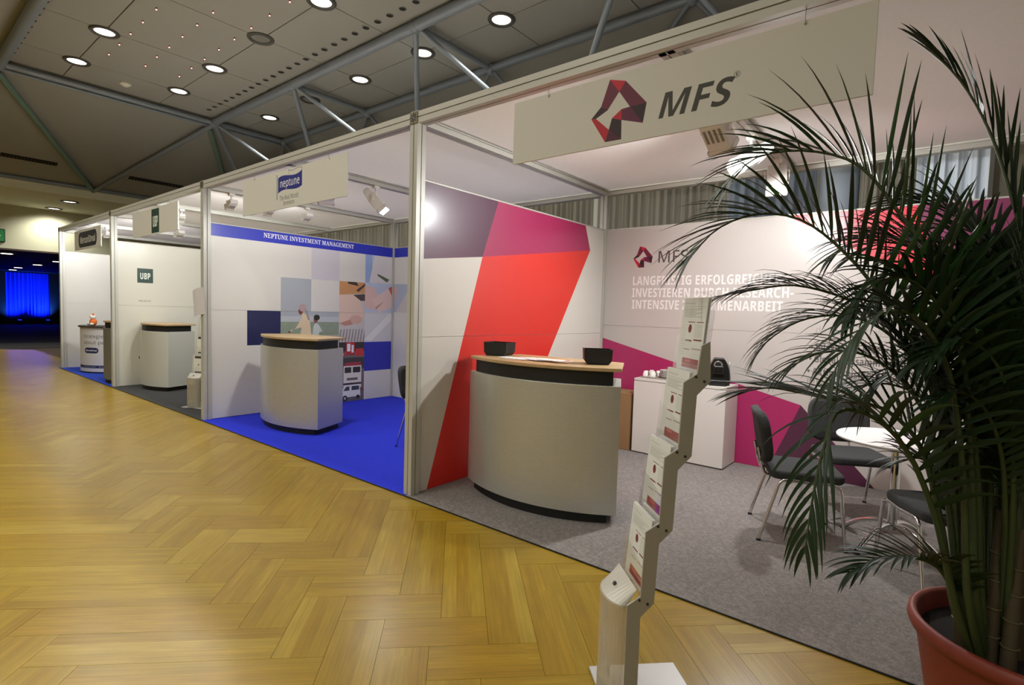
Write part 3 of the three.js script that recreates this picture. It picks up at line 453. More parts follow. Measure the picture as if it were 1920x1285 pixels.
// printed pop-up counter
{ const g = thing('popup_counter', 'white printed pop up counter with text and figures on blue carpet', 'counter', [-10.35, 0.0105, -0.74], 0.72);
  const R = 0.62, tex = canvasTex(1024, 640, (c, w, h) => { c.fillStyle = '#c9c7c8'; c.fillRect(0, 0, w, h); c.fillStyle = '#55545c'; c.font = '70px sans-serif'; c.fillText('strategies work', 330, 150); c.fillText('about people.™', 330, 240); c.fillStyle = '#1b2350'; c.beginPath(); c.roundRect(350, 290, 190, 80, 36); c.fill(); c.fillStyle = '#e8e8ec'; c.font = 'bold 34px sans-serif'; fitText(c, 'MercuriUrval', 368, 342, 154);
    c.fillStyle = '#9a98a2'; for (const [x, y, s] of [[660, 320, 1], [705, 300, 1.15], [620, 340, .8]]) { c.beginPath(); c.arc(x, y + 10, 15 * s, 0, 7); c.fill(); c.fillRect(x - 22 * s, y + 26 * s, 44 * s, 95 * s); c.fillRect(x - 18 * s, y + 120 * s, 14 * s, 90 * s); c.fillRect(x + 4 * s, y + 120 * s, 14 * s, 90 * s); } c.fillRect(735, 380, 90, 60); c.fillStyle = '#1b2350'; c.fillRect(0, 545, w, 40); c.fillStyle = '#b9bcd0'; c.font = '24px sans-serif'; c.fillText('Executive Search  ·  Business Transformation', 330, 573); });
  const body = new THREE.CylinderGeometry(R, R, 0.9, 40, 1, true, -1.35, 2.7);
  mesh('wrap', body.clone().translate(0, 0.47, 0), std(0xffffff, 0.55, 0, { map: tex, side: THREE.DoubleSide }), g);
  mesh('core', new THREE.CylinderGeometry(R - 0.02, R - 0.02, 0.88, 32, 1, false, -1.35, 2.7).translate(0, 0.47, 0), whiteFurn, g);
  mesh('worktop', new THREE.CylinderGeometry(R + 0.03, R + 0.03, 0.03, 40, 1, false, -1.4, 2.8).translate(0, 0.935, 0), std(0x3b332e, 0.5), g);
  mesh('foot_rim', new THREE.CylinderGeometry(R + 0.004, R + 0.004, 0.025, 40, 1, false, -1.36, 2.72).translate(0, 0.0125, 0), black, g);
}
{ const g = thing('plush_toy', 'small orange and white plush toy on the printed counter', 'toy', [-10.22, 0.966, -0.3]);
  const o = std(0xe0702a, 0.9), w = std(0xe8e2d8, 0.9);
  mesh('torso', new THREE.SphereGeometry(0.07, 16, 12).scale(1, 1.1, 0.9).translate(0, 0.07, 0), o, g); mesh('head', new THREE.SphereGeometry(0.055, 16, 12).translate(0.01, 0.175, 0.01), w, g);
  for (const s of [-1, 1]) { mesh('paw', new THREE.SphereGeometry(0.035, 12, 8).scale(1.6, 0.8, 1).translate(s * 0.1, 0.03, 0.05), w, g); mesh('ear', new THREE.SphereGeometry(0.02, 10, 8).translate(s * 0.04 + 0.01, 0.225, 0.01), o, g); } }

// things on the silver counter of the grey booth
const cTop = 1.1185;
function deskBox(x, z, turn, label) { const g = thing('open_box', label, 'box', [x, cTop, z], turn), s = new THREE.Shape([[-0.10, 0.03], [-0.075, 0], [0.075, 0], [0.10, 0.03], [0.105, 0.115], [0.098, 0.115], [0.093, 0.033], [0.072, 0.008], [-0.072, 0.008], [-0.093, 0.033], [-0.098, 0.115], [-0.105, 0.115]].map(p => new THREE.Vector2(...p)));
  mesh('shell', new THREE.ExtrudeGeometry(s, { depth: 0.19, bevelEnabled: false }).translate(0, 0, -0.095), std(0x121212, 0.5), g);
  for (const k of [-1, 1]) mesh('end_panel', new THREE.ExtrudeGeometry(new THREE.Shape([[-0.096, 0.032], [-0.073, 0.004], [0.073, 0.004], [0.096, 0.032], [0.1, 0.113], [-0.1, 0.113]].map(p => new THREE.Vector2(...p))), { depth: 0.007, bevelEnabled: false }).translate(0, 0, k * 0.0915 - 0.0035), std(0x151515, 0.5), g); }
deskBox(0.36, -0.72, 0.25, 'black open top box near the red wall end of silver counter');
deskBox(1.27, -0.79, 0.62, 'black open top box beside the fanned leaflets on silver counter');
const paperTex = canvasTex(256, 362, (c, w, h) => { c.fillStyle = '#e9e6e3'; c.fillRect(0, 0, w, h); c.fillStyle = '#b9b4b2'; for (let i = 0; i < 24; i++) c.fillRect(24, 40 + i * 9, 150 + (i * 37) % 60, 3); c.fillStyle = '#8d2430'; c.fillRect(24, 280, 208, 60); });
const paperMat = std(0xffffff, 0.7, 0, { map: paperTex });
const sheetGeo = (() => { const g = new THREE.BoxGeometry(0.1, 0.0012, 0.21); return g; })();
for (let k = 0; k < 11; k++) { const left = k < 4, m = tag(mesh('leaflet', sheetGeo, paperMat), left ? 'white leaflet lying beside the black box on silver counter' : 'white leaflet in a fanned pile on silver counter', 'leaflet', left ? 'leaflets beside the black box' : 'fanned leaflets on the silver counter');
  m.position.set(left ? 0.56 + 0.05 * k : 0.74 + 0.05 * (k - 4), cTop + 0.001 + 0.0016 * k, left ? -0.6 + 0.008 * k : -0.6 - 0.012 * (k % 3)); m.rotation.y = left ? 1.2 + 0.06 * k : 0.9 + 0.12 * (k - 4); }
// ------------------------------------------------------------------ cabinets, coffee machine, crockery, carton
function cabinet(x0, x1, z0, z1, h, label) { const g = thing('white_cabinet', label, 'cabinet', [(x0 + x1) / 2, 0.008, (z0 + z1) / 2]), w = (x1 - x0) / 2, d = (z1 - z0) / 2;
  mesh('body', rbox(-w, w, 0.012, h - 0.022, -d, d - 0.018, 0.002), whiteFurn, g); mesh('door', rbox(-w, w, 0.014, h - 0.03, d - 0.017, d, 0.002), whiteFurn, g); mesh('top_panel', rbox(-w, w, h - 0.024, h, -d, d, 0.002), whiteFurn, g); mesh('plinth', box(-w + 0.02, w - 0.02, 0, 0.012, -d + 0.02, d - 0.02), std(0x77726e, 0.7), g); return g; }
cabinet(0.715, 1.19, -2.945, -2.57, 0.812, 'white cabinet carrying cups and plates beside the cardboard carton');
cabinet(1.235, 1.69, -2.945, -2.55, 0.812, 'white cabinet carrying the black coffee machine');
const cabTop = 0.8205, china = std(0xe3dfd8, 0.25);
{ const t = thing('serving_tray', 'thin grey tray under the cups on white cabinet', 'tray', [0.95, cabTop, -2.77]); mesh('plate', rbox(-0.2, 0.2, 0, 0.006, -0.13, 0.13, 0.003), std(0x9a9488, 0.4), t); mesh('rim', merge([box(-0.2, 0.2, 0.006, 0.014, 0.125, 0.13), box(-0.2, 0.2, 0.006, 0.014, -0.13, -0.125), box(-0.2, -0.195, 0.006, 0.014, -0.125, 0.125), box(0.195, 0.2, 0.006, 0.014, -0.125, 0.125)]), std(0x9a9488, 0.4), t); }
const cupGeo = new THREE.LatheGeometry([[0, 0], [0.022, 0], [0.034, 0.03], [0.037, 0.06], [0.034, 0.06], [0.031, 0.03], [0.019, 0.004], [0, 0.004]].map(p => new THREE.Vector2(...p)), 20), earGeo = new THREE.TorusGeometry(0.016, 0.004, 6, 14, Math.PI * 1.2).rotateZ(-Math.PI / 2 - 0.3).scale(-1, 1, 1);
const cupSpots = [[0.79, -2.7, 2.6, 1], [0.87, -2.7, 2.9, 1], [0.8, -2.82, 0.5, 1], [0.885, -2.815, 0.9, 1], [1.1, -2.74, 0.3, 0]];
for (const [x, z, a, up] of cupSpots) { const g = thing('coffee_cup', up ? 'upturned white coffee cup on the tray' : 'white coffee cup right of the stacked saucers', 'cup', [x, cabTop + 0.0145, z], a, up ? 'upturned cups on the tray' : undefined); const b = mesh('bowl', up ? cupGeo.clone().rotateX(Math.PI).translate(0, 0.06, 0) : cupGeo, china, g); mesh('handle', earGeo.clone().translate(-0.038, 0.032, 0), china, b); }
for (let k = 0; k < 9; k++) tag(mesh('saucer', new THREE.LatheGeometry([[0, 0], [0.03, 0], [0.058, 0.008], [0.06, 0.011], [0.03, 0.005], [0, 0.005]].map(p => new THREE.Vector2(...p)), 26).translate(0.985, cabTop + 0.0145 + k * 0.0088, -2.76), china), 'white saucer in the stack between the cups', 'saucer', 'stack of white saucers');
{ const g = thing('coffee_machine', 'black capsule coffee machine with chrome ring on white cabinet', 'coffee machine', [1.545, cabTop, -2.74], 0.35);
  const prof = new THREE.Shape(); prof.moveTo(-0.105, 0); prof.lineTo(0.105, 0); prof.bezierCurveTo(0.115, 0.12, 0.09, 0.21, 0.045, 0.25); prof.lineTo(-0.035, 0.25); prof.bezierCurveTo(-0.075, 0.2, -0.1, 0.12, -0.105, 0);
  mesh('housing', new THREE.ExtrudeGeometry(prof, { depth: 0.15, bevelEnabled: true, bevelSize: 0.01, bevelThickness: 0.01, bevelSegments: 3 }).scale(0.95, 1, 1).translate(0, 0.01, -0.1), std(0x161616, 0.25), g);
  mesh('side_panel', new THREE.ExtrudeGeometry(prof, { depth: 0.01, bevelEnabled: false }).scale(0.5, 0.9, 1).rotateY(Math.PI / 2).translate(0.1, 0.01, -0.02), std(0x6d6c6a, 0.35, 0.4), g);
  mesh('brew_head', rbox(-0.05, 0.05, 0.11, 0.2, 0.05, 0.1, 0.015), std(0x101010, 0.25), g);
  mesh('ring', new THREE.TorusGeometry(0.034, 0.008, 10, 26).translate(-0.005, 0.205, 0.083), chrome, g); mesh('knob', new THREE.CylinderGeometry(0.026, 0.026, 0.02, 20).rotateX(Math.PI / 2).translate(-0.005, 0.205, 0.08), std(0x222222, 0.3), g);
  mesh('drip_tray', rbox(-0.085, 0.085, 0, 0.06, 0.05, 0.13, 0.012), std(0x121212, 0.4), g); mesh('tank_sticker', box(0.112, 0.1135, 0.13, 0.18, -0.04, 0.0), whiteFurn, g); }
{ const g = thing('cardboard_carton', 'brown cardboard carton on floor behind the silver counter', 'carton', [0.5, 0.008, -2.72], 0.06), cb = std(0x8a6844, 0.85); mesh('box', rbox(-0.17, 0.17, 0, 0.62, -0.2, 0.15, 0.004), cb, g); for (const s of [-1, 1]) mesh('flap', box(-0.17, 0.17, 0.621, 0.625, s > 0 ? -0.02 : -0.2, s > 0 ? 0.15 : -0.026), cb, g); mesh('tape', box(-0.17, 0.17, 0.6255, 0.627, -0.05, 0.0), std(0x9c8460, 0.4), g); }
{ const g = thing('wall_screen', 'small colourful screen on the back wall behind the palm', 'screen', [3.66, 0.92, -2.938]);
  mesh('bezel', rbox(-0.25, 0.25, -0.15, 0.15, -0.02, 0.0, 0.006), black, g);
  const t = canvasTex(512, 300, (c, w, h) => { c.fillStyle = '#12202e'; c.fillRect(0, 0, w, h); const cols = ['#2f8f78', '#1c6b60', '#bfe0d2', '#d9722a', '#20407c', '#e8efe8', '#3aa08a']; for (let i = 0; i < 70; i++) { c.fillStyle = cols[i % 7]; const x = rnd() * w, y = rnd() * h * (i % 7 === 4 ? 1 : 0.75); c.beginPath(); c.moveTo(x, y); c.lineTo(x + rr(20, 70), y + rr(-20, 40)); c.lineTo(x + rr(-10, 40), y + rr(20, 60)); c.fill(); } });
  mesh('display', printSlab(0.47, 0.27, 0.004).translate(0, 0, 0.0025), std(0x222222, 0.3, 0, { map: t, emissive: 0xffffff, emissiveMap: t, emissiveIntensity: 0.35 }), g); }

// ------------------------------------------------------------------ table and chairs
{ const g = thing('round_table', 'round white bistro table with chrome star foot', 'table', [3.1, 0.008, -1.56]);
  mesh('tabletop', new THREE.LatheGeometry([[0, 0.705], [0.33, 0.705], [0.345, 0.71], [0.348, 0.72], [0.343, 0.729], [0, 0.73]].map(p => new THREE.Vector2(...p)), 56), std(0xdcd6d4, 0.3), g);
  mesh('column', rod([0, 0.12, 0], [0, 0.7, 0], 0.028, 20), chrome, g); mesh('collar', new THREE.CylinderGeometry(0.09, 0.06, 0.02, 24).translate(0, 0.695, 0), chrome, g);
  for (let k = 0; k < 4; k++) { const a = 0.5 + k * Math.PI / 2, c = Math.cos(a), s = Math.sin(a), f = mesh('foot', tube([[0, 0.155, 0], [0.1 * c, 0.15, 0.1 * s], [0.22 * c, 0.1, 0.22 * s], [0.33 * c, 0.02, 0.33 * s]], 0.017, 20, 10), chrome, g); mesh('glide', new THREE.CylinderGeometry(0.018, 0.02, 0.012, 12).translate(0.33 * c, 0.006, 0.33 * s), black, f); } }
{ const g = thing('ashtray', 'small dark glass item on the white table', 'ornament', [3.13, 0.739, -1.72]); mesh('body', new THREE.LatheGeometry([[0, 0], [0.02, 0], [0.024, 0.03], [0.012, 0.045], [0, 0.045]].map(p => new THREE.Vector2(...p)), 16), black, g); mesh('rim', new THREE.TorusGeometry(0.022, 0.003, 6, 16).rotateX(Math.PI / 2).translate(0, 0.03, 0), chrome, g); }
const fabricTex = dataTex(128, 128, () => { const v = 30 + 30 * rnd(); return [v, v, v * 0.98]; }); fabricTex.repeat.set(5, 5);
const fabric = std(0xffffff, 0.95, 0, { map: fabricTex });
function pad(w, h, t, curve, r) { // cushion: rounded rectangle in x,y with soft edge and a curve about y
  const s = new THREE.Shape(), x = w / 2, y = h / 2; s.moveTo(-x + r, -y); s.lineTo(x - r, -y); s.quadraticCurveTo(x, -y, x, -y + r); s.lineTo(x, y - r); s.quadraticCurveTo(x, y, x - r, y); s.lineTo(-x + r, y); s.quadraticCurveTo(-x, y, -x, y - r); s.lineTo(-x, -y + r); s.quadraticCurveTo(-x, -y, -x + r, -y);
  const g = new THREE.ExtrudeGeometry(s, { depth: t * 0.3, bevelEnabled: true, bevelSize: t * 0.35, bevelThickness: t * 0.35, bevelSegments: 4, bevelOffset: -t * 0.35, curveSegments: 8, steps: 1 }).translate(0, 0, -t * 0.15), p = g.attributes.position;
  for (let i = 0; i < p.count; i++) p.setZ(i, p.getZ(i) - curve * (p.getX(i) / x) ** 2); g.computeVertexNormals(); return uvMetres(g);
}
function chair(x, z, fwd, label) { // local +z is forward
  const g = thing('visitor_chair', label, 'chair', [x, 0.008, z], Math.atan2(fwd[0], fwd[1]));
  mesh('seat', pad(0.46, 0.45, 0.06, 0, 0.08).rotateX(-Math.PI / 2).translate(0, 0.45, 0.02), fabric, g);
  mesh('backrest', pad(0.46, 0.36, 0.06, -0.035, 0.13).rotateX(-0.16).translate(0, 0.68, -0.265), fabric, g);
  for (const s of [-1, 1]) {
    mesh('leg', tube([[s * 0.235, 0.42, 0.05], [s * 0.235, 0.425, 0.16], [s * 0.237, 0.4, 0.205], [s * 0.24, 0.3, 0.22], [s * 0.245, 0.012, 0.25]], 0.011, 24, 10), chrome, g);
    mesh('leg', tube([[s * 0.235, 0.42, 0.05], [s * 0.235, 0.425, -0.1], [s * 0.237, 0.4, -0.15], [s * 0.24, 0.3, -0.18], [s * 0.25, 0.012, -0.26]], 0.011, 24, 10), chrome, g);
    mesh('back_support', tube([[s * 0.1, 0.415, -0.08], [s * 0.1, 0.415, -0.2], [s * 0.1, 0.45, -0.235], [s * 0.1, 0.6, -0.272]], 0.01, 20, 8), chrome, g);
    for (const zz of [0.25, -0.26]) mesh('foot_cap', new THREE.CylinderGeometry(0.014, 0.015, 0.014, 10).translate(s * (zz > 0 ? 0.245 : 0.25), 0.007, zz), black, g);
  }
  mesh('seat_rail', merge([rod([-0.235, 0.415, 0.1], [0.235, 0.415, 0.1], 0.009), rod([-0.235, 0.415, -0.08], [0.235, 0.415, -0.08], 0.009)]), chrome, g);
  return g;
}
chair(2.56, -1.38, [0.93, -0.36], 'charcoal padded chrome chair standing sideways between cabinet and table');
chair(2.78, -2.12, [0.5, 0.86], 'charcoal padded chair with its back to the magenta wall band');
chair(3.38, -1.1, [-0.5, -0.86], 'charcoal padded chair half hidden behind the palm');
chair(-1.06, -1.22, [0.93, -0.36], 'black chair peeping out behind the post on blue carpet');
tag(mesh('floor_cable', tube([[-1.22, 0.013, -1.15], [-1.5, 0.013, -1.3], [-1.75, 0.013, -1.55], [-1.6, 0.013, -1.75], [-1.3, 0.013, -1.7], [-1.05, 0.013, -1.75]], 0.006, 40, 6), black), 'thin black cable looped on the blue carpet', 'cable');

// ------------------------------------------------------------------ zigzag brochure stands
const docTex = canvasTex(512, 724, (c, w, h) => { c.fillStyle = '#cfd0cb'; c.fillRect(0, 0, w, h); c.fillStyle = '#8e8f8c'; c.font = '24px sans-serif'; c.fillText('MFS Meridian Funds', 40, 60); c.fillRect(40, 84, 430, 3); for (let i = 0; i < 7; i++) c.fillRect(40, 104 + i * 13, 380 - (i % 3) * 60, 4); c.fillStyle = '#6d2a2c'; c.fillRect(150, 232, 150, 7); c.fillRect(330, 232, 150, 7); c.beginPath(); c.ellipse(205, 300, 36, 42, 0, 0, 7); c.fill(); c.fillRect(130, 410, 140, 14); c.fillRect(310, 400, 170, 14); c.fillRect(120, 500, 130, 7); c.fillRect(290, 490, 190, 7); c.fillStyle = '#a9aaa7'; for (let i = 0; i < 12; i++) { c.fillRect(300, 260 + i * 11, 170, 3); c.fillRect(40, 270 + i * 26, 80, 3); } c.fillStyle = '#8f2629'; c.fillRect(120, 590, 350, 90); c.fillStyle = '#b5555a'; c.fillRect(180, 604, 120, 20); });
const docTex2 = canvasTex(256, 362, (c, w, h) => { c.fillStyle = '#d2d0c6'; c.fillRect(0, 0, w, h); c.fillStyle = '#2a2a2a'; c.fillRect(40, 24, 176, 40); c.fillRect(60, 300, 140, 26); c.beginPath(); c.moveTo(110, 190); c.lineTo(146, 190); c.lineTo(128, 160); c.fill(); c.strokeStyle = '#777'; c.lineWidth = 5; c.strokeRect(14, 12, w - 28, h - 24); });
function brochureStand(pos, turn, label, metal, tex, group, sheetLabel) {
  // local +z = front of the pockets, +x = one side; origin under the front of the lowest pocket
  const g = thing('brochure_stand', label, 'brochure stand', pos, turn), hw = 0.11, s = 0.058, h = 0.273, y0 = 0.469, rise = 0.033, jd = 0.049, rt = 0.05;
  const out = [], back = [];   // zigzag side rail outline in (z, y)
  out.push([0.049, 0.03]); out.push([0.049, y0 - rise]);
  for (let k = 0; k < 4; k++) { out.push([-s * k, y0 + h * k]); if (k < 3) out.push([-s * (k + 1) + jd, y0 + h * (k + 1) - rise]); }
  out.push([-s * 3 - 0.012, y0 + h * 3 + 0.1]);
  back.push([-s * 3 - 0.012 - 0.03, y0 + h * 3 + 0.115]);
  for (let k = 3; k >= 0; k--) { back.push([-s * k - rt, y0 + h * k - 0.028]); back.push([-s * k + jd - rt, y0 + h * k - rise - 0.045]); }
  back.push([0.049 - rt, 0.03]);
  const sh = new THREE.Shape([...out, ...back].map(p => new THREE.Vector2(-p[0], p[1]))), rail = new THREE.ExtrudeGeometry(sh, { depth: 0.006, bevelEnabled: true, bevelSize: 0.001, bevelThickness: 0.001, bevelSegments: 1 }).rotateY(Math.PI / 2);
  for (const k of [1]) { const r = mesh('side_rail', rail, metal, g); r.position.x = k * hw + (k > 0 ? 0.001 : -0.007);
    for (let q = 0; q < 4; q++) for (const dz of [0.0, -0.04]) { const b = mesh('bolt', new THREE.CylinderGeometry(0.005, 0.005, 0.004, 10).rotateZ(Math.PI / 2), aluDark, r); b.position.set(k > 0 ? 0.008 : -0.002, y0 + h * q - 0.012 + dz * 0.4, -s * q + dz * 0.8 + 0.006); } }
  mesh('base_plate', rbox(-0.175, 0.175, 0.0, 0.012, -0.27, 0.1, 0.004), std(0xb4b2b0, 0.4, 0.3), g);
  mesh('rating_plate', box(0.02, 0.05, 0.0125, 0.0135, -0.26, -0.23), whiteFurn, g);
  // rounded clear front of the foot with its grey cap
  const arc = (r, y1, y2, t) => { const c = new THREE.Shape(); const n = 16; for (let i = 0; i <= n; i++) { const a = Math.PI * i / n; c[i ? 'lineTo' : 'moveTo'](r * Math.cos(a), 0.55 * r * Math.sin(a)); } for (let i = n; i >= 0; i--) { const a = Math.PI * i / n; c.lineTo((r - t) * Math.cos(a), 0.55 * (r - t) * Math.sin(a)); } return new THREE.ExtrudeGeometry(c, { depth: y2 - y1, bevelEnabled: false }).rotateX(-Math.PI / 2).scale(1, 1, -1).translate(0, y1, 0.05); };
  const flip = q => { const ix = q.index; const p = q.toNonIndexed ? (ix ? q.toNonIndexed() : q) : q; const a = p.attributes.position.array; for (let i = 0; i < a.length; i += 9) for (let j = 0; j < 3; j++) { const t = a[i + 3 + j]; a[i + 3 + j] = a[i + 6 + j]; a[i + 6 + j] = t; } p.computeVertexNormals(); return p; };
  mesh('clear_front', flip(arc(0.108, 0.1, y0 - 0.04, 0.003)), phys(0xe6e0d2, 0.25, 0, { transmission: 0.75, thickness: 0 }), g);
  mesh('foot_pane', box(-hw, -hw + 0.003, 0.012, y0 - 0.03, 0.0, 0.05), acrylic, g);
  mesh('foot_cap', flip(arc(0.109, 0.012, 0.1, 0.06)), metal, g);
  { const n = 16, pos = []; const top = []; for (let i = 0; i <= n; i++) { const a = Math.PI * i / n; top.push([0.108 * Math.cos(a), 0.05 + 0.06 * Math.sin(a)]); }
    for (let i = 0; i < n; i++) { const f = [top[i], top[i + 1]], A = [f[0][0], y0 - 0.045, f[0][1]], B = [f[1][0], y0 - 0.045, f[1][1]], A2 = [f[0][0] * 0.98, y0 + 0.02, 0.012], B2 = [f[1][0] * 0.98, y0 + 0.02, 0.012]; pos.push(...A, ...A2, ...B, ...B, ...A2, ...B2); }
    const q = new THREE.BufferGeometry(); q.setAttribute('position', new THREE.Float32BufferAttribute(pos, 3)); q.setAttribute('uv', new THREE.Float32BufferAttribute(new Float32Array(pos.length / 3 * 2), 2)); q.computeVertexNormals(); const c = mesh('cap', q, std(0xb5b1a6, 0.4, 0.2, { side: THREE.DoubleSide }), g); mesh('cap_screw', new THREE.CylinderGeometry(0.008, 0.008, 0.006, 12).rotateX(0.9).translate(0, y0 - 0.008, 0.062), aluDark, c); }
  for (let k = 0; k < 4; k++) {
    const p = new THREE.Group(); p.name = 'pocket'; g.add(p); p.position.set(0, y0 + h * k - 0.01, -s * k - 0.006); p.rotation.x = -0.09;
    mesh('tray_floor', box(-hw, hw, -0.004, 0, -0.03, 0.004), acrylic, p); mesh('back_pane', box(-hw, hw, 0, 0.315, -0.0325, -0.03), acrylic, p);
    mesh('front_pane', (() => { const f = new THREE.Shape(); f.moveTo(-hw, 0); f.lineTo(hw, 0); f.lineTo(hw, 0.1); f.quadraticCurveTo(0.02, 0.115, -hw, 0.15); f.closePath(); return new THREE.ExtrudeGeometry(f, { depth: 0.0025, bevelEnabled: false }).translate(0, 0, 0.0015); })(), acrylic, p);
    for (const e of [-1, 1]) mesh('side_pane', box(e * hw - 0.00125, e * hw + 0.00125, 0, 0.28, -0.03, 0.0015), acrylic, p);
  }
  g.updateMatrixWorld(true);
  for (let k = 0; k < 4; k++) for (let j = 0; j < 2; j++) { // papers stand in the pockets: things of their own
    const m = tag(mesh('fact_sheet', printSlab(0.2, 0.283, 0.004).translate(0, 0.1425, 0), std(0xffffff, 0.6, 0, { map: tex })), (j ? 'rear ' : 'front ') + sheetLabel + ['lowest', 'second lowest', 'second highest', 'topmost'][k] + ' pocket', 'fact sheet', group);
    const q = new THREE.Object3D(); q.position.set(0, y0 + h * k - 0.008, -s * k - 0.014 - 0.007 * j); q.rotation.x = -0.09; g.add(q); q.updateMatrixWorld(true); q.matrixWorld.decompose(m.position, m.quaternion, m.scale); g.remove(q);
  }
  return g;
}
const railMetal = std(0xa5a297, 0.4, 0.2);
{ const th = 0.777, t = [Math.cos(th), Math.sin(th)]; // near rail foot stands at (2.493, 0.957)
  brochureStand([2.493 - t[0] * 0.11, 0.001, 0.957 - t[1] * 0.11], -th, 'tall grey zigzag brochure stand with clear pockets on the parquet', railMetal, docTex, 'fact sheets in the tall parquet stand', 'fact sheet with red blocks, tall parquet stand, '); }
brochureStand([-4.86, 0.009, -0.27], 0.45, 'grey zigzag brochure stand on charcoal carpet beside the post', std(0xa9a698, 0.45, 0.3), docTex2, 'framed leaflets in the stand on charcoal carpet', 'leaflet with black heading, stand on charcoal carpet, ');
{ const g = thing('paper_sheet', 'tilted white paper sheet stuck out on the frame post', 'paper', [-4.01, 1.33, 0.012]); const q = new THREE.PlaneGeometry(0.36, 0.34, 10, 2); const p = q.attributes.position; for (let i = 0; i < p.count; i++) p.setZ(i, 0.015 * Math.cos(p.getX(i) * 14)); q.computeVertexNormals(); const back = q.clone().translate(0, 0, -0.001); mesh('sheet', merge([q, back]).rotateZ(0.14).translate(-0.05, 0.17, 0.0), std(0xc9c5c8, 0.8, 0, { side: THREE.DoubleSide }), g); mesh('tape', box(0.02, 0.09, 0.2, 0.24, -0.011, -0.009), whiteFurn, g); }

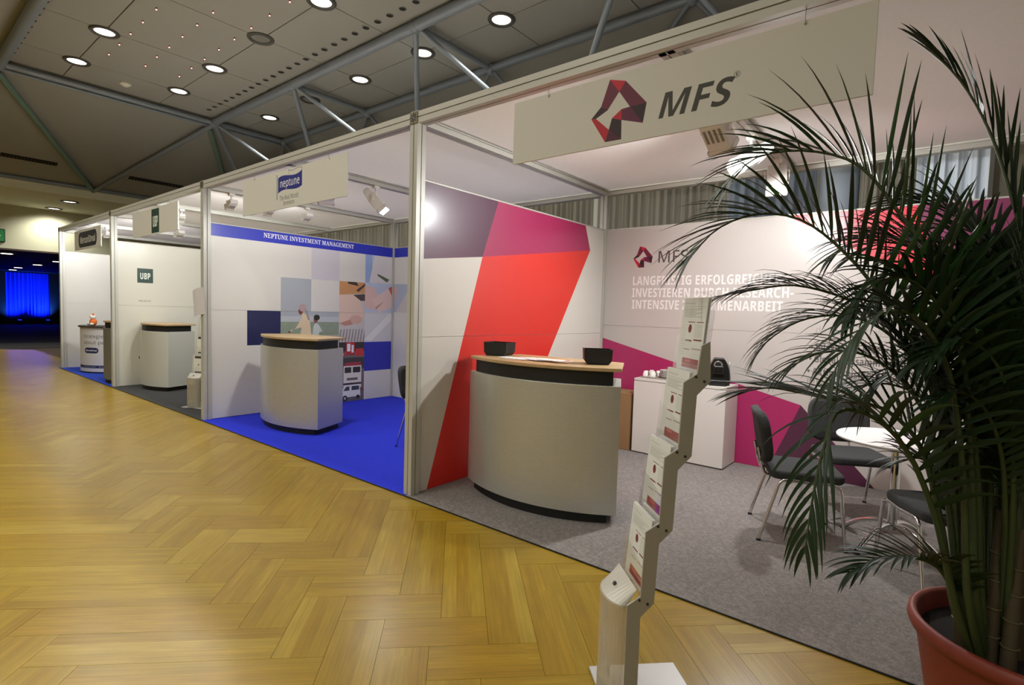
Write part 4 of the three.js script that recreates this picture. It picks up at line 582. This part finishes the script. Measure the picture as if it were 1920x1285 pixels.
// ------------------------------------------------------------------ palm in a terracotta pot
const PALM = {
 A: [[3.406, 0.583, 0.415], [3.360, 0.968, 0.399], [3.293, 1.269, 0.392], [3.178, 1.485, 0.418], [3.011, 1.729, 0.472], [2.858, 1.864, 0.522], [2.726, 1.885, 0.589], [2.606, 1.828, 0.665], [2.519, 1.693, 0.745]],
 B: [[3.425, 0.625, 0.500], [3.393, 0.999, 0.499], [3.338, 1.440, 0.512], [3.247, 1.716, 0.500], [3.161, 1.854, 0.496], [3.040, 2.029, 0.517], [2.949, 2.086, 0.522], [2.822, 2.104, 0.585], [2.713, 2.073, 0.650], [2.651, 1.973, 0.708]],
 C: [[3.518, 0.628, 0.425], [3.513, 1.084, 0.369], [3.494, 1.690, 0.302], [3.434, 1.973, 0.265], [3.369, 2.188, 0.238], [3.287, 2.356, 0.253], [3.168, 2.504, 0.314]],
 E: [[3.388, 0.598, 0.468], [3.346, 0.968, 0.410], [3.271, 1.284, 0.384], [3.176, 1.436, 0.321], [3.035, 1.558, 0.297], [2.911, 1.612, 0.330], [2.800, 1.632, 0.354], [2.687, 1.614, 0.382], [2.562, 1.582, 0.460]],
 F: [[3.405, 0.573, 0.391], [3.338, 0.990, 0.350], [3.246, 1.316, 0.337], [3.100, 1.478, 0.315], [2.966, 1.515, 0.292], [2.842, 1.489, 0.330], [2.739, 1.403, 0.381], [2.695, 1.330, 0.396]],
 G: [[3.375, 0.578, 0.518], [3.317, 0.880, 0.518], [3.241, 1.115, 0.524], [3.142, 1.201, 0.534], [3.015, 1.208, 0.532], [2.900, 1.226, 0.560], [2.795, 1.234, 0.580], [2.705, 1.207, 0.629]],
 H: [[3.402, 0.650, 0.581], [3.365, 1.053, 0.621], [3.301, 1.393, 0.674], [3.213, 1.521, 0.762], [3.136, 1.507, 0.851], [3.082, 1.419, 0.914], [3.041, 1.293, 0.957]],
 I: [[3.373, 0.616, 0.569], [3.304, 0.907, 0.630], [3.214, 1.124, 0.712], [3.122, 1.215, 0.806], [3.061, 1.217, 0.856], [3.034, 1.106, 0.886], [3.017, 0.959, 0.910], [3.007, 0.780, 0.932]],
 J: [[3.401, 0.493, 0.465], [3.374, 0.602, 0.492], [3.328, 0.706, 0.548], [3.259, 0.746, 0.626], [3.180, 0.738, 0.691], [3.104, 0.689, 0.757]],
 K: [[3.461, 0.575, 0.346], [3.434, 0.957, 0.275], [3.384, 1.359, 0.222], [3.301, 1.629, 0.166], [3.198, 1.774, 0.149], [3.095, 1.808, 0.165], [2.993, 1.758, 0.187]],
 L: [[3.510, 0.577, 0.306], [3.493, 1.052, 0.220], [3.456, 1.515, 0.152], [3.401, 1.772, 0.075], [3.301, 1.924, 0.042], [3.183, 1.974, 0.056], [3.061, 1.955, 0.054]],
 M: [[3.517, 0.603, 0.362], [3.503, 1.076, 0.339], [3.482, 1.426, 0.330], [3.450, 1.586, 0.281], [3.377, 1.678, 0.269], [3.284, 1.661, 0.281], [3.208, 1.563, 0.324]],
 O: [[3.480, 0.550, 0.268], [3.479, 0.929, 0.111], [3.486, 1.209, -0.044], [3.467, 1.388, -0.171], [3.399, 1.493, -0.252], [3.294, 1.489, -0.230], [3.191, 1.368, -0.203]],
 Q: [[3.551, 0.604, 0.335], [3.62, 0.98, 0.35], [3.7, 1.3, 0.4], [3.83, 1.45, 0.46], [3.98, 1.4, 0.52], [4.08, 1.25, 0.57]],
 R: [[3.537, 0.553, 0.221], [3.568, 0.972, 0.036], [3.605, 1.357, -0.151], [3.595, 1.611, -0.355], [3.529, 1.752, -0.441], [3.425, 1.783, -0.488]],
 P: [[3.459, 0.585, 0.372], [3.429, 0.881, 0.350], [3.379, 1.146, 0.345], [3.307, 1.287, 0.367], [3.224, 1.337, 0.405], [3.145, 1.295, 0.447], [3.084, 1.176, 0.479]],
 S: [[3.495, 0.600, 0.420], [3.482, 0.873, 0.462], [3.451, 1.117, 0.521], [3.396, 1.253, 0.607], [3.337, 1.294, 0.690], [3.279, 1.256, 0.766]],
 T: [[3.418, 0.492, 0.322], [3.375, 0.749, 0.274], [3.320, 0.923, 0.241], [3.254, 0.986, 0.226], [3.182, 0.951, 0.222]],
 Z: [[3.531, 0.578, 0.289], [3.522, 1.136, 0.126], [3.503, 1.518, -0.015], [3.441, 1.769, -0.113], [3.339, 1.888, -0.167], [3.216, 1.898, -0.172], [3.112, 1.808, -0.132]],
 AA: [[3.470, 0.601, 0.401], [3.437, 1.066, 0.355], [3.382, 1.439, 0.347], [3.315, 1.618, 0.362], [3.232, 1.691, 0.385], [3.153, 1.662, 0.426], [3.100, 1.557, 0.464]],
 AB: [[3.545, 0.604, 0.340], [3.541, 1.070, 0.270], [3.529, 1.444, 0.227], [3.493, 1.626, 0.204], [3.427, 1.700, 0.214], [3.350, 1.661, 0.253]],
 U: [[3.388, 0.598, 0.468], [3.325, 0.973, 0.453], [3.248, 1.217, 0.472], [3.155, 1.338, 0.513], [3.057, 1.388, 0.563], [2.954, 1.374, 0.622], [2.859, 1.303, 0.678]],
 V: [[3.440, 0.615, 0.463], [3.399, 1.079, 0.462], [3.340, 1.405, 0.486], [3.263, 1.574, 0.537], [3.179, 1.640, 0.600], [3.101, 1.603, 0.666], [3.047, 1.497, 0.718]],
 W: [[3.500, 0.587, 0.339], [3.459, 1.143, 0.241], [3.392, 1.513, 0.140], [3.281, 1.715, 0.086], [3.140, 1.829, 0.063], [3.000, 1.831, 0.112], [2.899, 1.741, 0.175]],
 X: [[3.437, 0.549, 0.303], [3.371, 0.940, 0.263], [3.299, 1.157, 0.241], [3.200, 1.245, 0.251], [3.085, 1.255, 0.279], [2.988, 1.186, 0.324]],
 Y: [[3.505, 0.628, 0.435], [3.490, 1.017, 0.483], [3.459, 1.284, 0.528], [3.399, 1.413, 0.593], [3.323, 1.443, 0.679], [3.253, 1.378, 0.765]],
};
{
  const pc = [3.575, 0.0085, 0.3], g = thing('potted_palm', 'large leafy areca palm in a terracotta coloured pot', 'potted plant', pc);
  const terra = std(0x7c3122, 0.55), soil = std(0x120d09, 1);
  mesh('pot', new THREE.LatheGeometry([[0, 0], [0.22, 0], [0.235, 0.02], [0.3, 0.4], [0.318, 0.41], [0.326, 0.43], [0.322, 0.455], [0.306, 0.462], [0.296, 0.45], [0.285, 0.38], [0.28, 0.37], [0, 0.37]].map(p => new THREE.Vector2(...p)), 64), terra, g);
  mesh('soil', new THREE.CylinderGeometry(0.284, 0.28, 0.02, 40).translate(0, 0.385, 0), soil, g);
  const leafMats = [0x1b3512, 0x142a0d, 0x234418].map(c => phys(c, 0.5, 0, { transmission: 0.12, thickness: 0, side: THREE.DoubleSide, specularIntensity: 0.6 })), stemMat = std(0x36431f, 0.6), caneMat = std(0x463b26, 0.7), ringM = std(0x5d5838, 0.6);
  const all = [], fronds = {}, camP = V(3.299, 1.489, 2.734), O = V(...pc);
  const shape = { // length of leaflets, count, closedness, droop
    A: [0.42, 30, 0, .4], B: [0.42, 30, 0, .38], C: [0.3, 13, 0.6, .25], E: [0.3, 40, 0, .7], F: [0.3, 40, 0, .8], G: [0.34, 22, 0, .18], H: [0.27, 24, 0, .9], Z: [0.34, 30, 0, .6], AA: [0.3, 30, 0, .7], AB: [0.32, 28, 0, .6], I: [0.3, 22, 0, 1.1], J: [0.2, 22, 0, .6], K: [0.34, 30, 0, .6], L: [0.34, 32, 0, .6], M: [0.3, 30, 0, .6], N: [0.36, 28, 0, .4], O: [0.3, 28, 0, .7], P: [0.28, 28, 0, .8], Q: [0.34, 28, 0, .6], R: [0.34, 28, 0, .6], S: [0.2, 22, 0, .7], U: [0.27, 28, 0, .8], V: [0.28, 28, 0, .8], W: [0.34, 30, 0, .6], X: [0.28, 26, 0, .7], Y: [0.26, 26, 0, .8], T: [0.24, 24, 0, .7] };
  for (const [key, pts] of Object.entries(PALM)) {
    const [len, cnt, closed, droop] = shape[key], P = pts.map(p => V(...p).sub(O)), base = P[0].clone(); base.y = 0.39; base.lerp(V(-0.06, 0.39, 0.04), 0.45); base.y = 0.39;
    const curve = new THREE.CatmullRomCurve3([base, ...P]), L = curve.getLength();
    const fg = new THREE.Group(); fg.name = 'frond'; g.add(fg); fronds[key] = fg;
    // petiole and rachis, tapering
    const N = 44, pos = [], idx = [], fr = curve.computeFrenetFrames(N);
    for (let i = 0; i <= N; i++) { const t = i / N, c = curve.getPointAt(t), r = 0.011 * (1 - t) ** 0.8 + 0.0016; for (let j = 0; j < 6; j++) { const a = j * Math.PI / 3, q = c.clone().addScaledVector(fr.normals[i], r * Math.cos(a)).addScaledVector(fr.binormals[i], r * Math.sin(a)); pos.push(q.x, q.y, q.z); } }
    for (let i = 0; i < N; i++) for (let j = 0; j < 6; j++) { const a = i * 6 + j, b = i * 6 + (j + 1) % 6; idx.push(a, b, a + 6, b, b + 6, a + 6); }
    const rg = new THREE.BufferGeometry(); rg.setAttribute('position', new THREE.Float32BufferAttribute(pos, 3)); rg.setAttribute('uv', new THREE.Float32BufferAttribute(new Float32Array(pos.length / 3 * 2), 2)); rg.setIndex(idx); rg.computeVertexNormals();
    mesh('rachis', rg, stemMat, fg);
    // leaflets start past the bare petiole
    let t0 = 0.30; { // first place higher than 55 % of the rise
      const y1 = Math.max(...P.map(p => p.y)); for (let t = 0; t < 1; t += 0.01) if (curve.getPointAt(t).y > 0.39 + 0.62 * (y1 - 0.39)) { t0 = t; break; } }
    for (let k = 0; k < cnt; k++) for (const side of [-1, 1]) {
      const u = (k + 0.5 + 0.3 * side * 0.5) / cnt, t = t0 + (0.995 - t0) * u, c = curve.getPointAt(t), T = curve.getTangentAt(t);
      const hor = V(T.x, 0, T.z).normalize(), sideDir = V(-T.z, 0, T.x).normalize().multiplyScalar(side), up = sideDir.clone().cross(T).multiplyScalar(side).normalize(); if (up.y < 0) up.negate();
      const open = (1 - closed) * (0.95 - 0.55 * u), dir = T.clone().multiplyScalar(0.55 + 0.5 * u + closed).addScaledVector(sideDir, open * rr(0.85, 1.1)).addScaledVector(up, ('AB'.includes(key) ? 0.85 : 0.5) * (1 - u) + rr(-0.08, 0.12)).normalize();
      const l = len * Math.sin(Math.PI * (0.18 + 0.74 * u)) ** 0.7 * rr(0.88, 1.08), w = ('EFHIJUXPST'.includes(key) ? 0.0105 : 0.016) * rr(0.85, 1.15) * (1 - 0.35 * u), n = 6, p = [], ii = [];
      const q = c.clone(), d = dir.clone(), step = l / n;
      for (let i = 0; i <= n; i++) { const f = i / n, ww = w * Math.min(1, 0.35 + f * 3) * (1 - f ** 2.4) + 0.0004, across = d.clone().cross(up).normalize(), nn = across.clone().cross(d).normalize(); if (nn.y < 0) nn.negate();
        for (const e of [-1, 0, 1]) { const v = q.clone().addScaledVector(across, e * ww).addScaledVector(nn, Math.abs(e) * ww * 0.35); p.push(v.x, v.y, v.z); }
        q.addScaledVector(d, step); d.y -= droop * (0.08 + 0.32 * f) * (0.6 + 0.6 * u) * rr(0.8, 1.2); d.normalize(); }
      for (let i = 0; i < n; i++) for (let j = 0; j < 2; j++) { const a = i * 3 + j; ii.push(a, a + 1, a + 3, a + 1, a + 4, a + 3); }
      const lg = new THREE.BufferGeometry(); lg.setAttribute('position', new THREE.Float32BufferAttribute(p, 3)); lg.setAttribute('uv', new THREE.Float32BufferAttribute(new Float32Array(p.length / 3 * 2), 2)); lg.setIndex(ii); lg.computeVertexNormals();
      const ctr = q.clone().add(O), sv = ctr.clone().project(camera), vis = Math.abs(sv.x) < 1 && Math.abs(sv.y) < 1 ? 1 : 0.2;
      all.push({ lg, key, m: leafMats[Math.floor(rnd() * 3)], size: vis * l * (w / 0.0125) / ctr.distanceTo(camP) });
    }
  }
  all.sort((a, b) => b.size - a.size);
  all.slice(0, 300).forEach(o => mesh('leaflet', o.lg, o.m, fronds[o.key]));
  mesh('leaflets', merge(all.slice(300).map(o => o.lg)), leafMats[1], g).userData.kind = 'stuff';
  // ringed canes
  for (const [x, z, x2, z2, h, r] of [[-0.165, 0.12, -0.2, 0.1, 0.62, 0.03], [-0.1, 0.13, -0.1, 0.1, 0.5, 0.02], [-0.06, 0.16, -0.05, 0.1, 0.45, 0.022], [-0.04, 0.05, -0.06, 0.0, 0.7, 0.028], [0.05, 0.1, 0.04, 0.1, 0.55, 0.024], [0.1, 0.0, 0.14, -0.05, 0.6, 0.024], [-0.14, 0.02, -0.2, -0.02, 0.45, 0.018]]) {
    const c = mesh('cane', rod([x, 0.385, z], [x2, 0.385 + h, z2], r, 14, r * 0.75), caneMat, g);
    for (let k = 1; k < 5; k++) { const f = k / 5.5, rg = mesh('node_ring', new THREE.TorusGeometry(r * (1 - 0.22 * f) + 0.001, 0.0025, 6, 16).rotateX(Math.PI / 2), ringM, c); rg.position.set(x + (x2 - x) * f, 0.385 + h * f, z + (z2 - z) * f); }
  }
}

renderer.render(scene, camera);
